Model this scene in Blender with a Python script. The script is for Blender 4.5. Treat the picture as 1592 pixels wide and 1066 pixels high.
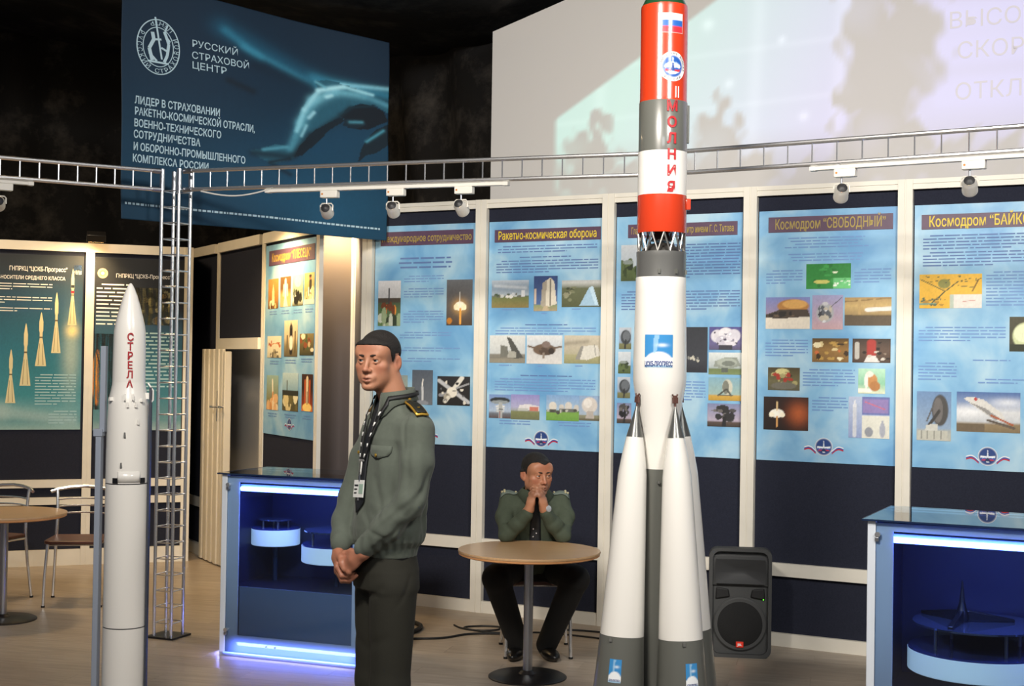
import bpy, math, random
import numpy as np
from mathutils import Matrix, Vector
for o in list(bpy.data.objects): bpy.data.objects.remove(o)
SC = bpy.context.scene
COL = SC.collection
R = math.radians
PI = math.pi
rnd = random.Random(7)

# ------------------------------------------------------------------ camera, world, lights, exposure
CAMH = 1.72
cd = bpy.data.cameras.new('camera'); cam = bpy.data.objects.new('camera', cd); COL.objects.link(cam)
cd.sensor_width = 36; cd.sensor_fit = 'HORIZONTAL'; cd.lens = 36*2150/1592; cd.clip_start = .05; cd.clip_end = 100
_p, _r = math.atan(31/2150), .015
Fw = Vector((0, math.cos(_p), math.sin(_p))); U0 = Vector((0, -math.sin(_p), math.cos(_p))); R0 = Vector((1, 0, 0))
Rv = R0*math.cos(_r)+U0*math.sin(_r); Uv = U0*math.cos(_r)-R0*math.sin(_r)
m = Matrix.Identity(4)
for i in range(3):
    m[i][0], m[i][1], m[i][2] = Rv[i], Uv[i], -Fw[i]
m[2][3] = CAMH
cam.matrix_world = m
SC.camera = cam
SC.view_settings.view_transform = 'Standard'; SC.view_settings.look = 'None'
SC.view_settings.gamma = 1; SC.view_settings.use_curve_mapping = False
SC.view_settings.exposure = 0.0

w = bpy.data.worlds.new('world'); SC.world = w; w.use_nodes = True
w.node_tree.nodes['Background'].inputs[0].default_value = (.75, .82, 1, 1)
w.node_tree.nodes['Background'].inputs[1].default_value = .11

def aim(o, d):
    o.rotation_euler = Vector(d).to_track_quat('-Z', 'Y').to_euler()
def light(name, kind, loc, target, energy, color=(1, 1, 1), size=.1, size_y=None, spot=60, blend=.6, spread=180):
    l = bpy.data.lights.new(name, kind); o = bpy.data.objects.new(name, l); COL.objects.link(o)
    l.energy = energy; l.color = color
    if kind == 'AREA':
        l.size = size; l.spread = R(spread)
        if size_y: l.shape = 'RECTANGLE'; l.size_y = size_y
    else: l.shadow_soft_size = size
    if kind == 'SPOT': l.spot_size = R(spot); l.spot_blend = blend
    o.location = loc
    aim(o, Vector(target)-Vector(loc))
    return o
# added floodlights out of view overhead, placed and aimed to light the scene
light('added_flood', 'AREA', (-1.4, 2.0, 4.6), (0.9, 8.4, 2.2), 114, (1, .93, .84), 1.0, .5, spread=92)
light('added_flood', 'AREA', (2.6, 1.6, 4.6), (1.4, 8.4, 2.4), 72, (1, .96, .9), 1.0, .5, spread=95)
light('added_flood', 'AREA', (0.2, -2.5, 4.8), (0.2, 8.2, 1.5), 66, (.93, .96, 1), 2.0, .8)

# ------------------------------------------------------------------ helpers
def lin(c):
    if isinstance(c, str):
        c = c.lstrip('#')
        if len(c) == 3: c = ''.join(k*2 for k in c)
        c = [int(c[i:i+2], 16)/255 for i in (0, 2, 4)]
        return tuple((k/12.92 if k <= .04045 else ((k+.055)/1.055)**2.4) for k in c)
    return tuple(c)
MATS = {}
def mat(name, color='#888', rough=.5, metal=0., var=.0, scale=20., bump=0., bscale=80., emit=None, estr=0., coat=0., spec=.5, stretch=None, attr=False, sheen=0.):
    if name in MATS: return MATS[name]
    M = bpy.data.materials.new(name); M.use_nodes = True; nt = M.node_tree; b = nt.nodes['Principled BSDF']
    c = lin(color)
    b.inputs['Base Color'].default_value = (*c, 1)
    b.inputs['Roughness'].default_value = rough; b.inputs['Metallic'].default_value = metal
    b.inputs['Coat Weight'].default_value = coat; b.inputs['Specular IOR Level'].default_value = spec
    b.inputs['Coat Roughness'].default_value = .08
    if sheen: b.inputs['Sheen Weight'].default_value = sheen
    tc = nt.nodes.new('ShaderNodeTexCoord'); vec = tc.outputs['Object']
    if stretch:
        mp = nt.nodes.new('ShaderNodeMapping'); mp.inputs['Scale'].default_value = stretch
        nt.links.new(vec, mp.inputs[0]); vec = mp.outputs[0]
    if attr:
        a = nt.nodes.new('ShaderNodeAttribute'); a.attribute_name = 'Col'
        nt.links.new(a.outputs['Color'], b.inputs['Base Color'])
    elif var:
        n = nt.nodes.new('ShaderNodeTexNoise'); n.inputs['Scale'].default_value = scale; n.inputs['Detail'].default_value = 5
        nt.links.new(vec, n.inputs['Vector'])
        rp = nt.nodes.new('ShaderNodeValToRGB'); rp.color_ramp.elements[0].position = .3; rp.color_ramp.elements[1].position = .7
        rp.color_ramp.elements[0].color = (*[k*(1-var) for k in c], 1); rp.color_ramp.elements[1].color = (*[min(1, k*(1+var)) for k in c], 1)
        nt.links.new(n.outputs['Fac'], rp.inputs[0]); nt.links.new(rp.outputs[0], b.inputs['Base Color'])
    if bump:
        n2 = nt.nodes.new('ShaderNodeTexNoise'); n2.inputs['Scale'].default_value = bscale; n2.inputs['Detail'].default_value = 4
        nt.links.new(vec, n2.inputs['Vector'])
        bp = nt.nodes.new('ShaderNodeBump'); bp.inputs['Strength'].default_value = bump; bp.inputs['Distance'].default_value = .01
        nt.links.new(n2.outputs['Fac'], bp.inputs['Height']); nt.links.new(bp.outputs[0], b.inputs['Normal'])
    if emit:
        b.inputs['Emission Color'].default_value = (*lin(emit), 1); b.inputs['Emission Strength'].default_value = estr
    MATS[name] = M
    return M
def glass_mat(name, tint=(.85, .93, 1), gloss=.9, rough=0.0):
    if name in MATS: return MATS[name]
    M = bpy.data.materials.new(name); M.use_nodes = True; nt = M.node_tree; nt.nodes.clear()
    out = nt.nodes.new('ShaderNodeOutputMaterial'); mx = nt.nodes.new('ShaderNodeMixShader')
    tr = nt.nodes.new('ShaderNodeBsdfTransparent'); tr.inputs[0].default_value = (*tint, 1)
    gl = nt.nodes.new('ShaderNodeBsdfGlossy'); gl.inputs['Roughness'].default_value = rough; gl.inputs['Color'].default_value = (gloss, gloss, gloss, 1)
    fr = nt.nodes.new('ShaderNodeFresnel'); fr.inputs['IOR'].default_value = 1.5
    nt.links.new(fr.outputs[0], mx.inputs[0]); nt.links.new(tr.outputs[0], mx.inputs[1]); nt.links.new(gl.outputs[0], mx.inputs[2]); nt.links.new(mx.outputs[0], out.inputs[0])
    MATS[name] = M
    return M

def tag(o, label=None, cat=None, group=None, kind=None):
    if label: o['label'] = label
    if cat: o['category'] = cat
    if group: o['group'] = group
    if kind: o['kind'] = kind
    return o
def thing(name, label, cat, loc=(0, 0, 0), rz=0., group=None, kind=None):
    o = bpy.data.objects.new(name, None); COL.objects.link(o); o.empty_display_size = .05
    o.location = loc; o.rotation_euler = (0, 0, rz)
    return tag(o, label, cat, group, kind)
def link(name, me, parent=None, loc=None, rot=None):
    o = bpy.data.objects.new(name, me); COL.objects.link(o)
    if parent: o.parent = parent
    if loc is not None: o.location = loc
    if rot is not None: o.rotation_euler = rot
    return o
def mkmesh(name, v, f, mt, smooth=True, ang=35, cols=None):
    me = bpy.data.meshes.new(name); me.from_pydata([tuple(map(float, p)) for p in v], [], [tuple(map(int, q)) for q in f]); me.update()
    if mt: me.materials.append(mt)
    if smooth:
        me.polygons.foreach_set('use_smooth', [True]*len(me.polygons))
        if ang: me.set_sharp_from_angle(angle=R(ang))
    if cols is not None:
        a = me.color_attributes.new('Col', 'FLOAT_COLOR', 'POINT')
        c4 = np.ones((len(v), 4), np.float32); c4[:, :3] = cols
        a.data.foreach_set('color', c4.ravel())
    return me

class MB:
    def __init__(s): s.v = []; s.f = []
    def add(s, v, f):
        n = len(s.v); s.v += [tuple(p) for p in v]; s.f += [tuple(i+n for i in q) for q in f]; return s
    def box(s, x0, x1, y0, y1, z0, z1, M=None):
        v = [Vector(p) for p in ((x0, y0, z0), (x1, y0, z0), (x1, y1, z0), (x0, y1, z0), (x0, y0, z1), (x1, y0, z1), (x1, y1, z1), (x0, y1, z1))]
        if M: v = [M @ p for p in v]
        return s.add(v, [(0, 3, 2, 1), (4, 5, 6, 7), (0, 1, 5, 4), (1, 2, 6, 5), (2, 3, 7, 6), (3, 0, 4, 7)])
    def cyl(s, a, b, r0, r1=None, n=12, cap=True):
        return s.tube([a, b], [r0, r0 if r1 is None else r1], n, cap)
    def tube(s, path, r, n=8, cap=True, closed=False):
        P = [Vector(p) for p in path]; k = len(P)
        rr = list(r) if hasattr(r, '__len__') else [r]*k
        nrm = None; v = []; f = []
        for i in range(k):
            if closed: t = P[(i+1) % k]-P[i-1]
            else: t = P[min(i+1, k-1)]-P[max(i-1, 0)]
            t.normalize()
            if nrm is None:
                nrm = t.orthogonal().normalized()
            nrm = (nrm-t*nrm.dot(t)).normalized(); bi = t.cross(nrm)
            for j in range(n):
                a = 2*PI*j/n
                v.append(P[i]+(nrm*math.cos(a)+bi*math.sin(a))*rr[i])
        for i in range(k if closed else k-1):
            for j in range(n):
                a, b = i*n+j, i*n+(j+1) % n; c, d = ((i+1) % k)*n+(j+1) % n, ((i+1) % k)*n+j
                f.append((a, b, c, d))
        if cap and not closed:
            f.append(tuple(range(n-1, -1, -1))); f.append(tuple((k-1)*n+j for j in range(n)))
        return s.add(v, f)
    def lathe(s, prof, n=32, c=(0, 0, 0), cap=True):
        v = []; f = []; k = len(prof)
        for r, z in prof:
            for j in range(n):
                a = 2*PI*j/n; v.append((c[0]+r*math.cos(a), c[1]+r*math.sin(a), c[2]+z))
        for i in range(k-1):
            for j in range(n):
                f.append((i*n+j, i*n+(j+1) % n, (i+1)*n+(j+1) % n, (i+1)*n+j))
        if cap:
            f.append(tuple(range(n-1, -1, -1))); f.append(tuple((k-1)*n+j for j in range(n)))
        return s.add(v, f)
    def prism(s, poly, y0, y1, M=None):
        # polygon in x,z extruded along y
        n = len(poly)
        v = [Vector((x, y0, z)) for x, z in poly]+[Vector((x, y1, z)) for x, z in poly]
        if M: v = [M @ p for p in v]
        return s.add(v, [tuple(range(n)), tuple(range(2*n-1, n-1, -1))]+[(i, n+i, n+(i+1) % n, (i+1) % n) for i in range(n)])
    def mesh(s, name, mt, smooth=True, ang=35): return mkmesh(name, s.v, s.f, mt, smooth, ang)
    def build(s, name, mt, parent=None, loc=None, rot=None, bevel=0, smooth=True, ang=35):
        o = link(name, s.mesh(name, mt, smooth, ang), parent, loc, rot)
        if bevel:
            b = o.modifiers.new('bevel', 'BEVEL'); b.width = bevel; b.segments = 2; b.limit_method = 'ANGLE'; b.harden_normals = False
        return o
def box(name, mt, parent, x0, x1, y0, y1, z0, z1, bevel=0, loc=None, rot=None):
    return MB().box(x0, x1, y0, y1, z0, z1).build(name, mt, parent, loc, rot, bevel)

# --- flat prints: painted vertex grids
def paint(ops, U, V, seed=1):
    C = np.zeros(U.shape+(3,)); C[...] = .5
    rs = np.random.RandomState(seed)
    asp = (U.max()-U.min())/1.0
    for o in ops:
        k = o[0]
        if k == 'g':
            st = o[1]; zs = [a for a, _ in st]; cs = np.array([lin(b) for _, b in st])
            for ch in range(3): C[..., ch] = np.interp(V, zs, cs[:, ch])
            continue
        if k == 'n':
            N = rs.rand(*U.shape); N = (N+np.roll(N, 1, 0)+np.roll(N, 1, 1)+np.roll(N, -1, 0))/4-.5
            C *= (1+o[1]*2*N)[..., None]; continue
        if k == 'blot':   # random blots: n, region, size, colours
            n, (x0, z0, x1, z1), sz, cols = o[1:]
            for _ in range(n):
                cx, cz = x0+(x1-x0)*rs.rand(), z0+(z1-z0)*rs.rand(); a, b = sz*(.4+rs.rand()), sz*(.4+rs.rand())
                A = ((U-cx)/a)**2+((V-cz)/b)**2 < 1
                C[A] = lin(cols[rs.randint(len(cols))])
            continue
        if k == 'r':
            x0, z0, x1, z1, c = o[1:6]; A = ((U >= x0) & (U <= x1) & (V >= z0) & (V <= z1)).astype(float)
        elif k == 'e':
            cx, cz, rx, rz, c = o[1:6]; d = np.sqrt(((U-cx)/rx)**2+((V-cz)/rz)**2); A = np.clip((1.06-d)/.12, 0, 1)
        elif k == 'h':    # soft halo
            cx, cz, rx, rz, c = o[1:6]; d = ((U-cx)/rx)**2+((V-cz)/rz)**2; A = np.exp(-d*1.5)*(o[6] if len(o) > 6 else 1)
        elif k == 'l':
            x0, z0, x1, z1, wd, c = o[1:7]; dx, dz = x1-x0, z1-z0
            t = np.clip(((U-x0)*dx+(V-z0)*dz)/(dx*dx+dz*dz), 0, 1); d = np.hypot(U-x0-t*dx, V-z0-t*dz)
            A = np.clip((wd-d)/(wd*.3)+.5, 0, 1)*(o[7] if len(o) > 7 else 1)
        elif k == 's':    # soft stroke
            x0, z0, x1, z1, wd, c = o[1:7]; dx, dz = x1-x0, z1-z0
            t = np.clip(((U-x0)*dx+(V-z0)*dz)/(dx*dx+dz*dz), 0, 1); d = np.hypot(U-x0-t*dx, V-z0-t*dz)
            A = np.exp(-(d/wd)**2)*(o[7] if len(o) > 7 else 1)
        elif k == 'p':
            P, c = o[1], o[2]; A = np.zeros(U.shape, bool); n = len(P)
            for i in range(n):
                (xa, za), (xb, zb) = P[i], P[(i+1) % n]
                if za == zb: continue
                cr = ((za > V) != (zb > V)) & (U < (xb-xa)*(V-za)/(zb-za)+xa); A ^= cr
            A = A.astype(float)*(o[3] if len(o) > 3 else 1)
        C = C*(1-A[..., None])+np.array(lin(c))*A[..., None]
    return np.clip(C, 0, 1)
def flat(cx=0, cz=0, y=0):
    return lambda x, z: (cx+x, y+0*x, cz+z)
def cylmap(r, phi, cz, cx=0, cy=0):
    return lambda x, z: (cx+r*np.sin(phi+x/r), cy-r*np.cos(phi+x/r), cz+z)
def conemap(rf, phi, cz):
    return lambda x, z: (rf(cz+z)*np.sin(phi+x/rf(cz)), -rf(cz+z)*np.cos(phi+x/rf(cz)), cz+z)
def print_grid(name, parent, wd, ht, nx, ny, ops, mapf, mt=None, seed=1):
    us = np.linspace(0, 1, nx+1); vs = np.linspace(0, 1, ny+1); U, V = np.meshgrid(us, vs)
    C = paint(ops, U, V, seed) if not callable(ops) else ops(U, V)
    X, Y, Z = mapf((U-.5)*wd, (V-.5)*ht)
    v = np.stack([X+0*U, Y+0*U, Z+0*U], -1).reshape(-1, 3)
    i = np.arange(ny)[:, None]*(nx+1)+np.arange(nx)[None]; f = np.stack([i, i+1, i+nx+2, i+nx+1], -1).reshape(-1, 4)
    me = mkmesh(name, v, f, mt or PRINT, True, 0, C.reshape(-1, 3))
    return link(name, me, parent)
def print_disc(name, parent, r, ops, mapf, nr=10, na=40, mt=None, seed=1):
    v = [(0, 0)]
    for i in range(1, nr+1):
        for j in range(na): a = 2*PI*j/na; v.append((r*i/nr*math.cos(a), r*i/nr*math.sin(a)))
    f = [(0, 1+j, 1+(j+1) % na) for j in range(na)]
    for i in range(nr-1):
        for j in range(na): a, b = 1+i*na+j, 1+i*na+(j+1) % na; f.append((a, a+na, b+na, b))
    P = np.array(v); C = paint(ops, P[:, 0]/(2*r)+.5, P[:, 1]/(2*r)+.5, seed)
    X, Y, Z = mapf(P[:, 0], P[:, 1])
    me = mkmesh(name, np.stack([X, Y, Z], -1), f, mt or PRINT, True, 0, C)
    return link(name, me, parent)

_tc = {}
def text_geo(body, size, bold=0., align='CENTER', sx=1., spacing=1., lead=1.):
    key = (body, size, bold, align, sx, spacing, lead)
    if key in _tc: return _tc[key]
    c = bpy.data.curves.new('t', 'FONT'); c.body = body; c.size = size; c.align_x = align; c.offset = bold*size; c.resolution_u = 2
    c.space_character = spacing; c.space_line = lead; c.fill_mode = 'FRONT'
    o = bpy.data.objects.new('t', c); COL.objects.link(o); bpy.context.view_layer.update()
    me = bpy.data.meshes.new_from_object(o.evaluated_get(bpy.context.evaluated_depsgraph_get()))
    n = len(me.vertices); a = np.zeros(n*3, np.float32); me.vertices.foreach_get('co', a); a = a.reshape(-1, 3)
    f = [tuple(p.vertices) for p in me.polygons]
    bpy.data.objects.remove(o); bpy.data.curves.remove(c); bpy.data.meshes.remove(me)
    a = a[:, :2].astype(float)
    a[:, 0] *= sx
    _tc[key] = (a, f)
    return a, f
def text(name, parent, body, size, mapf, mt, bold=.0, align='CENTER', sx=1., spacing=1., rot=0., lead=1., fit=None):
    a, f = text_geo(body, size, bold, align, sx, spacing, lead); a = a.copy()
    if fit:
        wd = a[:, 0].max()-a[:, 0].min(); a[:, 0] *= fit/wd
    if rot: a = a @ np.array([[math.cos(rot), math.sin(rot)], [-math.sin(rot), math.cos(rot)]])
    X, Y, Z = mapf(a[:, 0], a[:, 1])
    return link(name, mkmesh(name, np.stack([X+0*a[:, 0], Y+0*a[:, 0], Z+0*a[:, 0]], -1), f, mt, False), parent)
def ring_text(name, parent, body, size, rx, ry, a0, a1, mapf, mt, bold=.0, inward=False):
    vs = []; fs = []; n = len(body)
    for i, ch in enumerate(body):
        if ch == ' ': continue
        a = a0+(a1-a0)*(i/(n-1)); g, f = text_geo(ch, size, bold); g = g.copy(); g[:, 1] -= size*.35
        th = a-PI/2 if not inward else a+PI/2
        g = g @ np.array([[math.cos(th), math.sin(th)], [-math.sin(th), math.cos(th)]])
        g[:, 0] += rx*math.cos(a); g[:, 1] += ry*math.sin(a)
        k = sum(len(q) for q in vs); vs.append(g); fs += [tuple(j+k for j in q) for q in f]
    a = np.concatenate(vs); X, Y, Z = mapf(a[:, 0], a[:, 1])
    return link(name, mkmesh(name, np.stack([X+0*a[:, 0], Y+0*a[:, 0], Z+0*a[:, 0]], -1), fs, mt, False), parent)
def text_lines(name, parent, x0, x1, ztop, nl, lh, mt, y=-.003, center=False, seed=0, ragged=.25, th=.38, first=.04):
    rs = random.Random(seed); v = []; f = []
    for i in range(nl):
        z1 = ztop-i*lh; z0 = z1-lh*th
        a, b = x0, x1
        if i == 0 and not center: a += first
        if i == nl-1: b = x0+(x1-x0)*(1-ragged-rs.random()*.3)
        if center:
            k = (x1-x0)*rs.random()*.15; a, b = x0+k, x1-k
        x = a
        while x < b-.004:
            wl = min(lh*(1.2+rs.random()*4.5), b-x)
            n = len(v); v += [(x, y, z0), (x+wl, y, z0), (x+wl, y, z1), (x, y, z1)]; f.append((n, n+1, n+2, n+3))
            x += wl+lh*.45
    return link(name, mkmesh(name, v, f, mt, False), parent)
# ------------------------------------------------------------------ materials
PRINT = mat('printed_paper', attr=True, rough=.6)
PRINTG = mat('printed_gloss', attr=True, rough=.25, coat=.4)
FRAME = mat('cream_aluminium', '#e2ddd0', .42, .0, var=.04, scale=6)
FELT = mat('navy_felt', '#262936', .95, var=.12, scale=120, bump=.25, bscale=400, spec=.2)
CHROME = mat('chrome', '#e6e6e6', .27, .9)
STEEL = mat('brushed_steel', '#b9bbc0', .32, 1.0)
BLACKM = mat('black_metal', '#121214', .4, .0)
WHITEP = mat('white_enamel', '#ece9e0', .28, coat=.3, var=.02, scale=3)
DARKLN = mat('dark_seam', '#2a2a2c', .6)
RUBBER = mat('black_rubber', '#0d0d0e', .6)
def sky_mat():
    M = bpy.data.materials.new('sky_print'); M.use_nodes = True; nt = M.node_tree; b = nt.nodes['Principled BSDF']
    b.inputs['Roughness'].default_value = .42
    tc = nt.nodes.new('ShaderNodeTexCoord'); oi = nt.nodes.new('ShaderNodeObjectInfo'); ad = nt.nodes.new('ShaderNodeVectorMath'); ad.operation = 'ADD'
    ml = nt.nodes.new('ShaderNodeMath'); ml.operation = 'MULTIPLY'; ml.inputs[1].default_value = 30
    nt.links.new(oi.outputs['Random'], ml.inputs[0]); nt.links.new(tc.outputs['Object'], ad.inputs[0]); nt.links.new(ml.outputs[0], ad.inputs[1])
    n = nt.nodes.new('ShaderNodeTexNoise'); n.inputs['Scale'].default_value = 3.2; n.inputs['Detail'].default_value = 4; n.inputs['Distortion'].default_value = .4
    rp = nt.nodes.new('ShaderNodeValToRGB'); e = rp.color_ramp.elements
    e[0].position = .33; e[0].color = (*lin('#689fcd'), 1); e[1].position = .72; e[1].color = (*lin('#b4d3e2'), 1)
    k = e.new(.5); k.color = (*lin('#86b8da'), 1)
    nt.links.new(ad.outputs[0], n.inputs['Vector']); nt.links.new(n.outputs['Fac'], rp.inputs[0]); nt.links.new(rp.outputs[0], b.inputs['Base Color'])
    return M
SKYP = sky_mat()
INK = mat('slate_ink', '#6f94c8', .6)
INKD = mat('dark_ink', '#5c78ac', .6)
INKW = mat('white_ink', '#e4e6e8', .6)
YEL = mat('yellow_ink', '#e2c63a', .5)
BAR = mat('plum_print', '#5a4358', .45, var=.1, scale=12)
RED = mat('red_ink', '#c0202a', .45)

# ------------------------------------------------------------------ floor
def floor_mat(name, rnd_obj=True):
    M = bpy.data.materials.new(name); M.use_nodes = True; nt = M.node_tree; b = nt.nodes['Principled BSDF']
    b.inputs['Roughness'].default_value = .34; b.inputs['Specular IOR Level'].default_value = .45
    tc = nt.nodes.new('ShaderNodeTexCoord'); mp = nt.nodes.new('ShaderNodeMapping'); mp.inputs['Scale'].default_value = (1.2, 14, 1)
    oi = nt.nodes.new('ShaderNodeObjectInfo')
    ad = nt.nodes.new('ShaderNodeVectorMath'); ad.operation = 'ADD'; ml = nt.nodes.new('ShaderNodeMath'); ml.operation = 'MULTIPLY'; ml.inputs[1].default_value = 40
    nt.links.new(oi.outputs['Random'], ml.inputs[0]); nt.links.new(tc.outputs['Object'], ad.inputs[0]); nt.links.new(ml.outputs[0], ad.inputs[1]); nt.links.new(ad.outputs[0], mp.inputs[0])
    n = nt.nodes.new('ShaderNodeTexNoise'); n.inputs['Scale'].default_value = 3; n.inputs['Detail'].default_value = 6
    nt.links.new(mp.outputs[0], n.inputs['Vector'])
    rp = nt.nodes.new('ShaderNodeValToRGB'); e = rp.color_ramp.elements
    e[0].position = .3; e[0].color = (*lin('#988978'), 1); e[1].position = .72; e[1].color = (*lin('#b3a594'), 1)
    nt.links.new(n.outputs['Fac'], rp.inputs[0])
    mx = nt.nodes.new('ShaderNodeMix'); mx.data_type = 'RGBA'; mx.blend_type = 'MULTIPLY'; mx.inputs[0].default_value = 1
    r2 = nt.nodes.new('ShaderNodeValToRGB'); r2.color_ramp.elements[0].color = (.86, .85, .84, 1); r2.color_ramp.elements[1].color = (1, 1, 1, 1)
    nt.links.new(oi.outputs['Random'], r2.inputs[0]); nt.links.new(rp.outputs[0], mx.inputs['A']); nt.links.new(r2.outputs[0], mx.inputs['B']); nt.links.new(mx.outputs['Result'], b.inputs['Base Color'])
    bp = nt.nodes.new('ShaderNodeBump'); bp.inputs['Strength'].default_value = .08; bp.inputs['Distance'].default_value = .003
    nt.links.new(n.outputs['Fac'], bp.inputs['Height']); nt.links.new(bp.outputs[0], b.inputs['Normal'])
    return M
FLOORM = floor_mat('laminate')
fl = MB().box(-9, 7, -5, 15, -.06, -.006).build('floor', FLOORM); tag(fl, 'light wood laminate floor of the exhibition hall', 'floor', kind='structure')
pm = MB().box(0, 1.279, 0, .193, -.006, 0).mesh('plank', FLOORM, False)
ang = R(-14); ca, sa = math.cos(ang), math.sin(ang); npl = 0
for j in range(-10, 60):
    for i in range(-9, 9):
        lx, ly = i*1.28+(j % 3)*.43, 5.4+j*.1945
        x, y = lx*ca-(ly-8)*sa, 8+lx*sa+(ly-8)*ca
        cx_, cy_ = x+.64*ca-.1*sa, y+.64*sa+.1*ca
        if cy_ < 6.55 or cy_ > 13.2: continue
        if abs(cx_) > cy_*.40+.62: continue
        if cx_ > -.95 and (cy_-9.6) > -.531*(cx_+.2)+.15: continue
        if cx_ <= -.95 and cx_ > -3.2 and cy_ > 10.2-1.75*(cx_+1.3)+.2: continue
        if cx_ <= -3.2 and cy_ > 12.2: continue
        if npl >= 295: continue
        npl += 1; link('plank', pm, fl, (x, y, 0), (0, 0, ang))
print('planks', npl)

# ------------------------------------------------------------------ panel walls
def frame_post(name, parent, x, z1, wd=.086, dp=.05, y=0.):
    b = MB(); h = wd/2
    b.box(x-h, x-.004, y-dp, y+dp*.6, 0, z1); b.box(x+.004, x+h, y-dp, y+dp*.6, 0, z1); b.box(x-.006, x+.006, y-dp+.006, y+dp*.5, 0, z1)
    return b.build(name, FRAME, parent)
def frame_rail(parent, x0, x1, z0, z1, groove=False, dp=.042, y=0.):
    b = MB()
    if groove:
        zm = (z0+z1)/2; b.box(x0, x1, y-dp, y+.02, z0, zm-.003); b.box(x0, x1, y-dp, y+.02, zm+.003, z1); b.box(x0, x1, y-dp+.006, y+.02, zm-.005, zm+.005)
    else: b.box(x0, x1, y-dp, y+.02, z0, z1)
    return b.build('rail', FRAME, parent)
BW = (-0.199, 9.589); BRZ = math.atan2(-.4691, .8831)
wb = thing('wall_back', 'tall navy felt panel wall in white framing behind the rockets', 'wall', (*BW, 0), BRZ, kind='structure')
PX = [-.945, -.005, .955, 1.925, 2.88, 3.84]
for x in PX: frame_post('post', wb, x, 2.845)
for a, b in zip(PX[:-1], PX[1:]):
    frame_rail(wb, a+.043, b-.043, 2.785, 2.845, True)
    frame_rail(wb, a+.043, b-.043, .43, .51); frame_rail(wb, a+.043, b-.043, 0, .08)
    box('panel', FELT, wb, a+.04, b-.04, -.012, .01, .5, 2.79); box('panel', FELT, wb, a+.04, b-.04, -.012, .01, .06, .45)
AW = (-3.075, 12.833); ARZ = math.atan2(9.79-12.833, -1.35+3.075)
wa = thing('wall_alcove', 'angled navy panel wall with a doorway behind the blue banner', 'wall', (*AW, 0), ARZ, kind='structure')
for x in (0.0, 1.165, 2.31, 3.455): frame_post('post', wa, x, 2.70, .075 if x < 3 else .06, .02)
for a, b in ((0, 1.165), (1.165, 2.31), (2.31, 3.455)):
    frame_rail(wa, a+.043, b-.043, 2.62, 2.70)
    if a == 1.165:
        frame_rail(wa, a+.043, b-.043, 1.80, 1.89); box('panel', FELT, wa, a+.04, b-.04, -.012, .01, 1.88, 2.63)
    else:
        frame_rail(wa, a+.043, b-.043, .42, .50); frame_rail(wa, a+.043, b-.043, 0, .1)
        box('panel', FELT, wa, a+.04, b-.04, -.012, .01, .49, 2.63); box('panel', FELT, wa, a+.04, b-.04, -.012, .01, .08, .43)
DOORP = mat('door_plastic', '#ddd5c2', .45, var=.03, scale=5)
# pale room seen through the doorway
b = MB(); b.box(.1, 2.6, .30, .34, 0, 2.6); b.build('back_room_wall', mat('back_room_paint', '#c9c6c0', .8), wa)
d1 = thing('door_1', 'white ribbed folding door pushed open beside the doorway', 'door', (0, 0, 0), 0, kind='structure')
d1.location = (AW[0]+1.0*math.cos(ARZ), AW[1]+1.0*math.sin(ARZ), 0); d1.rotation_euler = (0, 0, ARZ)
for i in range(8):
    b = MB(); x = .0+i*.066
    b.prism([(x, 0.01), (x+.066, 0.01), (x+.066, 1.80), (x, 1.80)], -.1+(.012 if i % 2 else 0), -.06); b.build('slat', DOORP, d1, bevel=.006)
b = MB(); b.tube([(.49, -.1, 1.32), (.49, -.15, 1.32), (.42, -.15, 1.32)], .009, 8); b.tube([(.49, -.115, 1.2), (.49, -.115, 1.45)], .004, 6); b.build('handle', STEEL, d1)
b = MB(); b.box(.56, .60, -.09, -.03, .01, 1.78); b.build('leading_edge', DOORP, d1, bevel=.006)
b = MB(); b.tube([(.58, -.09, 1.32), (.58, -.13, 1.32), (.63, -.13, 1.32)], .009, 8); b.build('handle', STEEL, d1)
LW = (-4.135, 11.271); LRZ = math.atan2(.248, .656)
wl = thing('wall_left', 'navy panel wall with cream frame behind the cafe chairs', 'wall', (*LW, 0), LRZ, kind='structure')
LX = [-.96, -.15+.0, .655, 1.46]
LX = [-.15-.0, .655, 1.46]
for x in (-.95, .655, 1.46): frame_post('post', wl, x, 2.66, .07)
for a, b in ((-.95, .655), (.655, 1.46)):
    frame_rail(wl, a+.035, b-.035, 2.585, 2.66); frame_rail(wl, a+.035, b-.035, .64, .705); frame_rail(wl, a+.035, b-.035, .5, .56); frame_rail(wl, a+.035, b-.035, 0, .13)
    box('panel', FELT, wl, a+.03, b-.03, -.012, .01, .69, 2.6); box('panel', FELT, wl, a+.03, b-.03, -.012, .01, .1, .66)
# short return joining left wall to the alcove
_e = (LW[0]+1.46*math.cos(LRZ), LW[1]+1.46*math.sin(LRZ)); _l = math.hypot(AW[0]-_e[0], AW[1]-_e[1])
wr = thing('wall_return', 'short navy return panel in the corner behind the truss column', 'wall', (*_e, 0), math.atan2(AW[1]-_e[1], AW[0]-_e[0]), kind='structure')
box('panel', FELT, wr, .03, _l-.03, -.012, .01, .08, 2.6); frame_rail(wr, .03, _l-.03, 2.585, 2.66); frame_rail(wr, .03, _l-.03, 0, .1)
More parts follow.
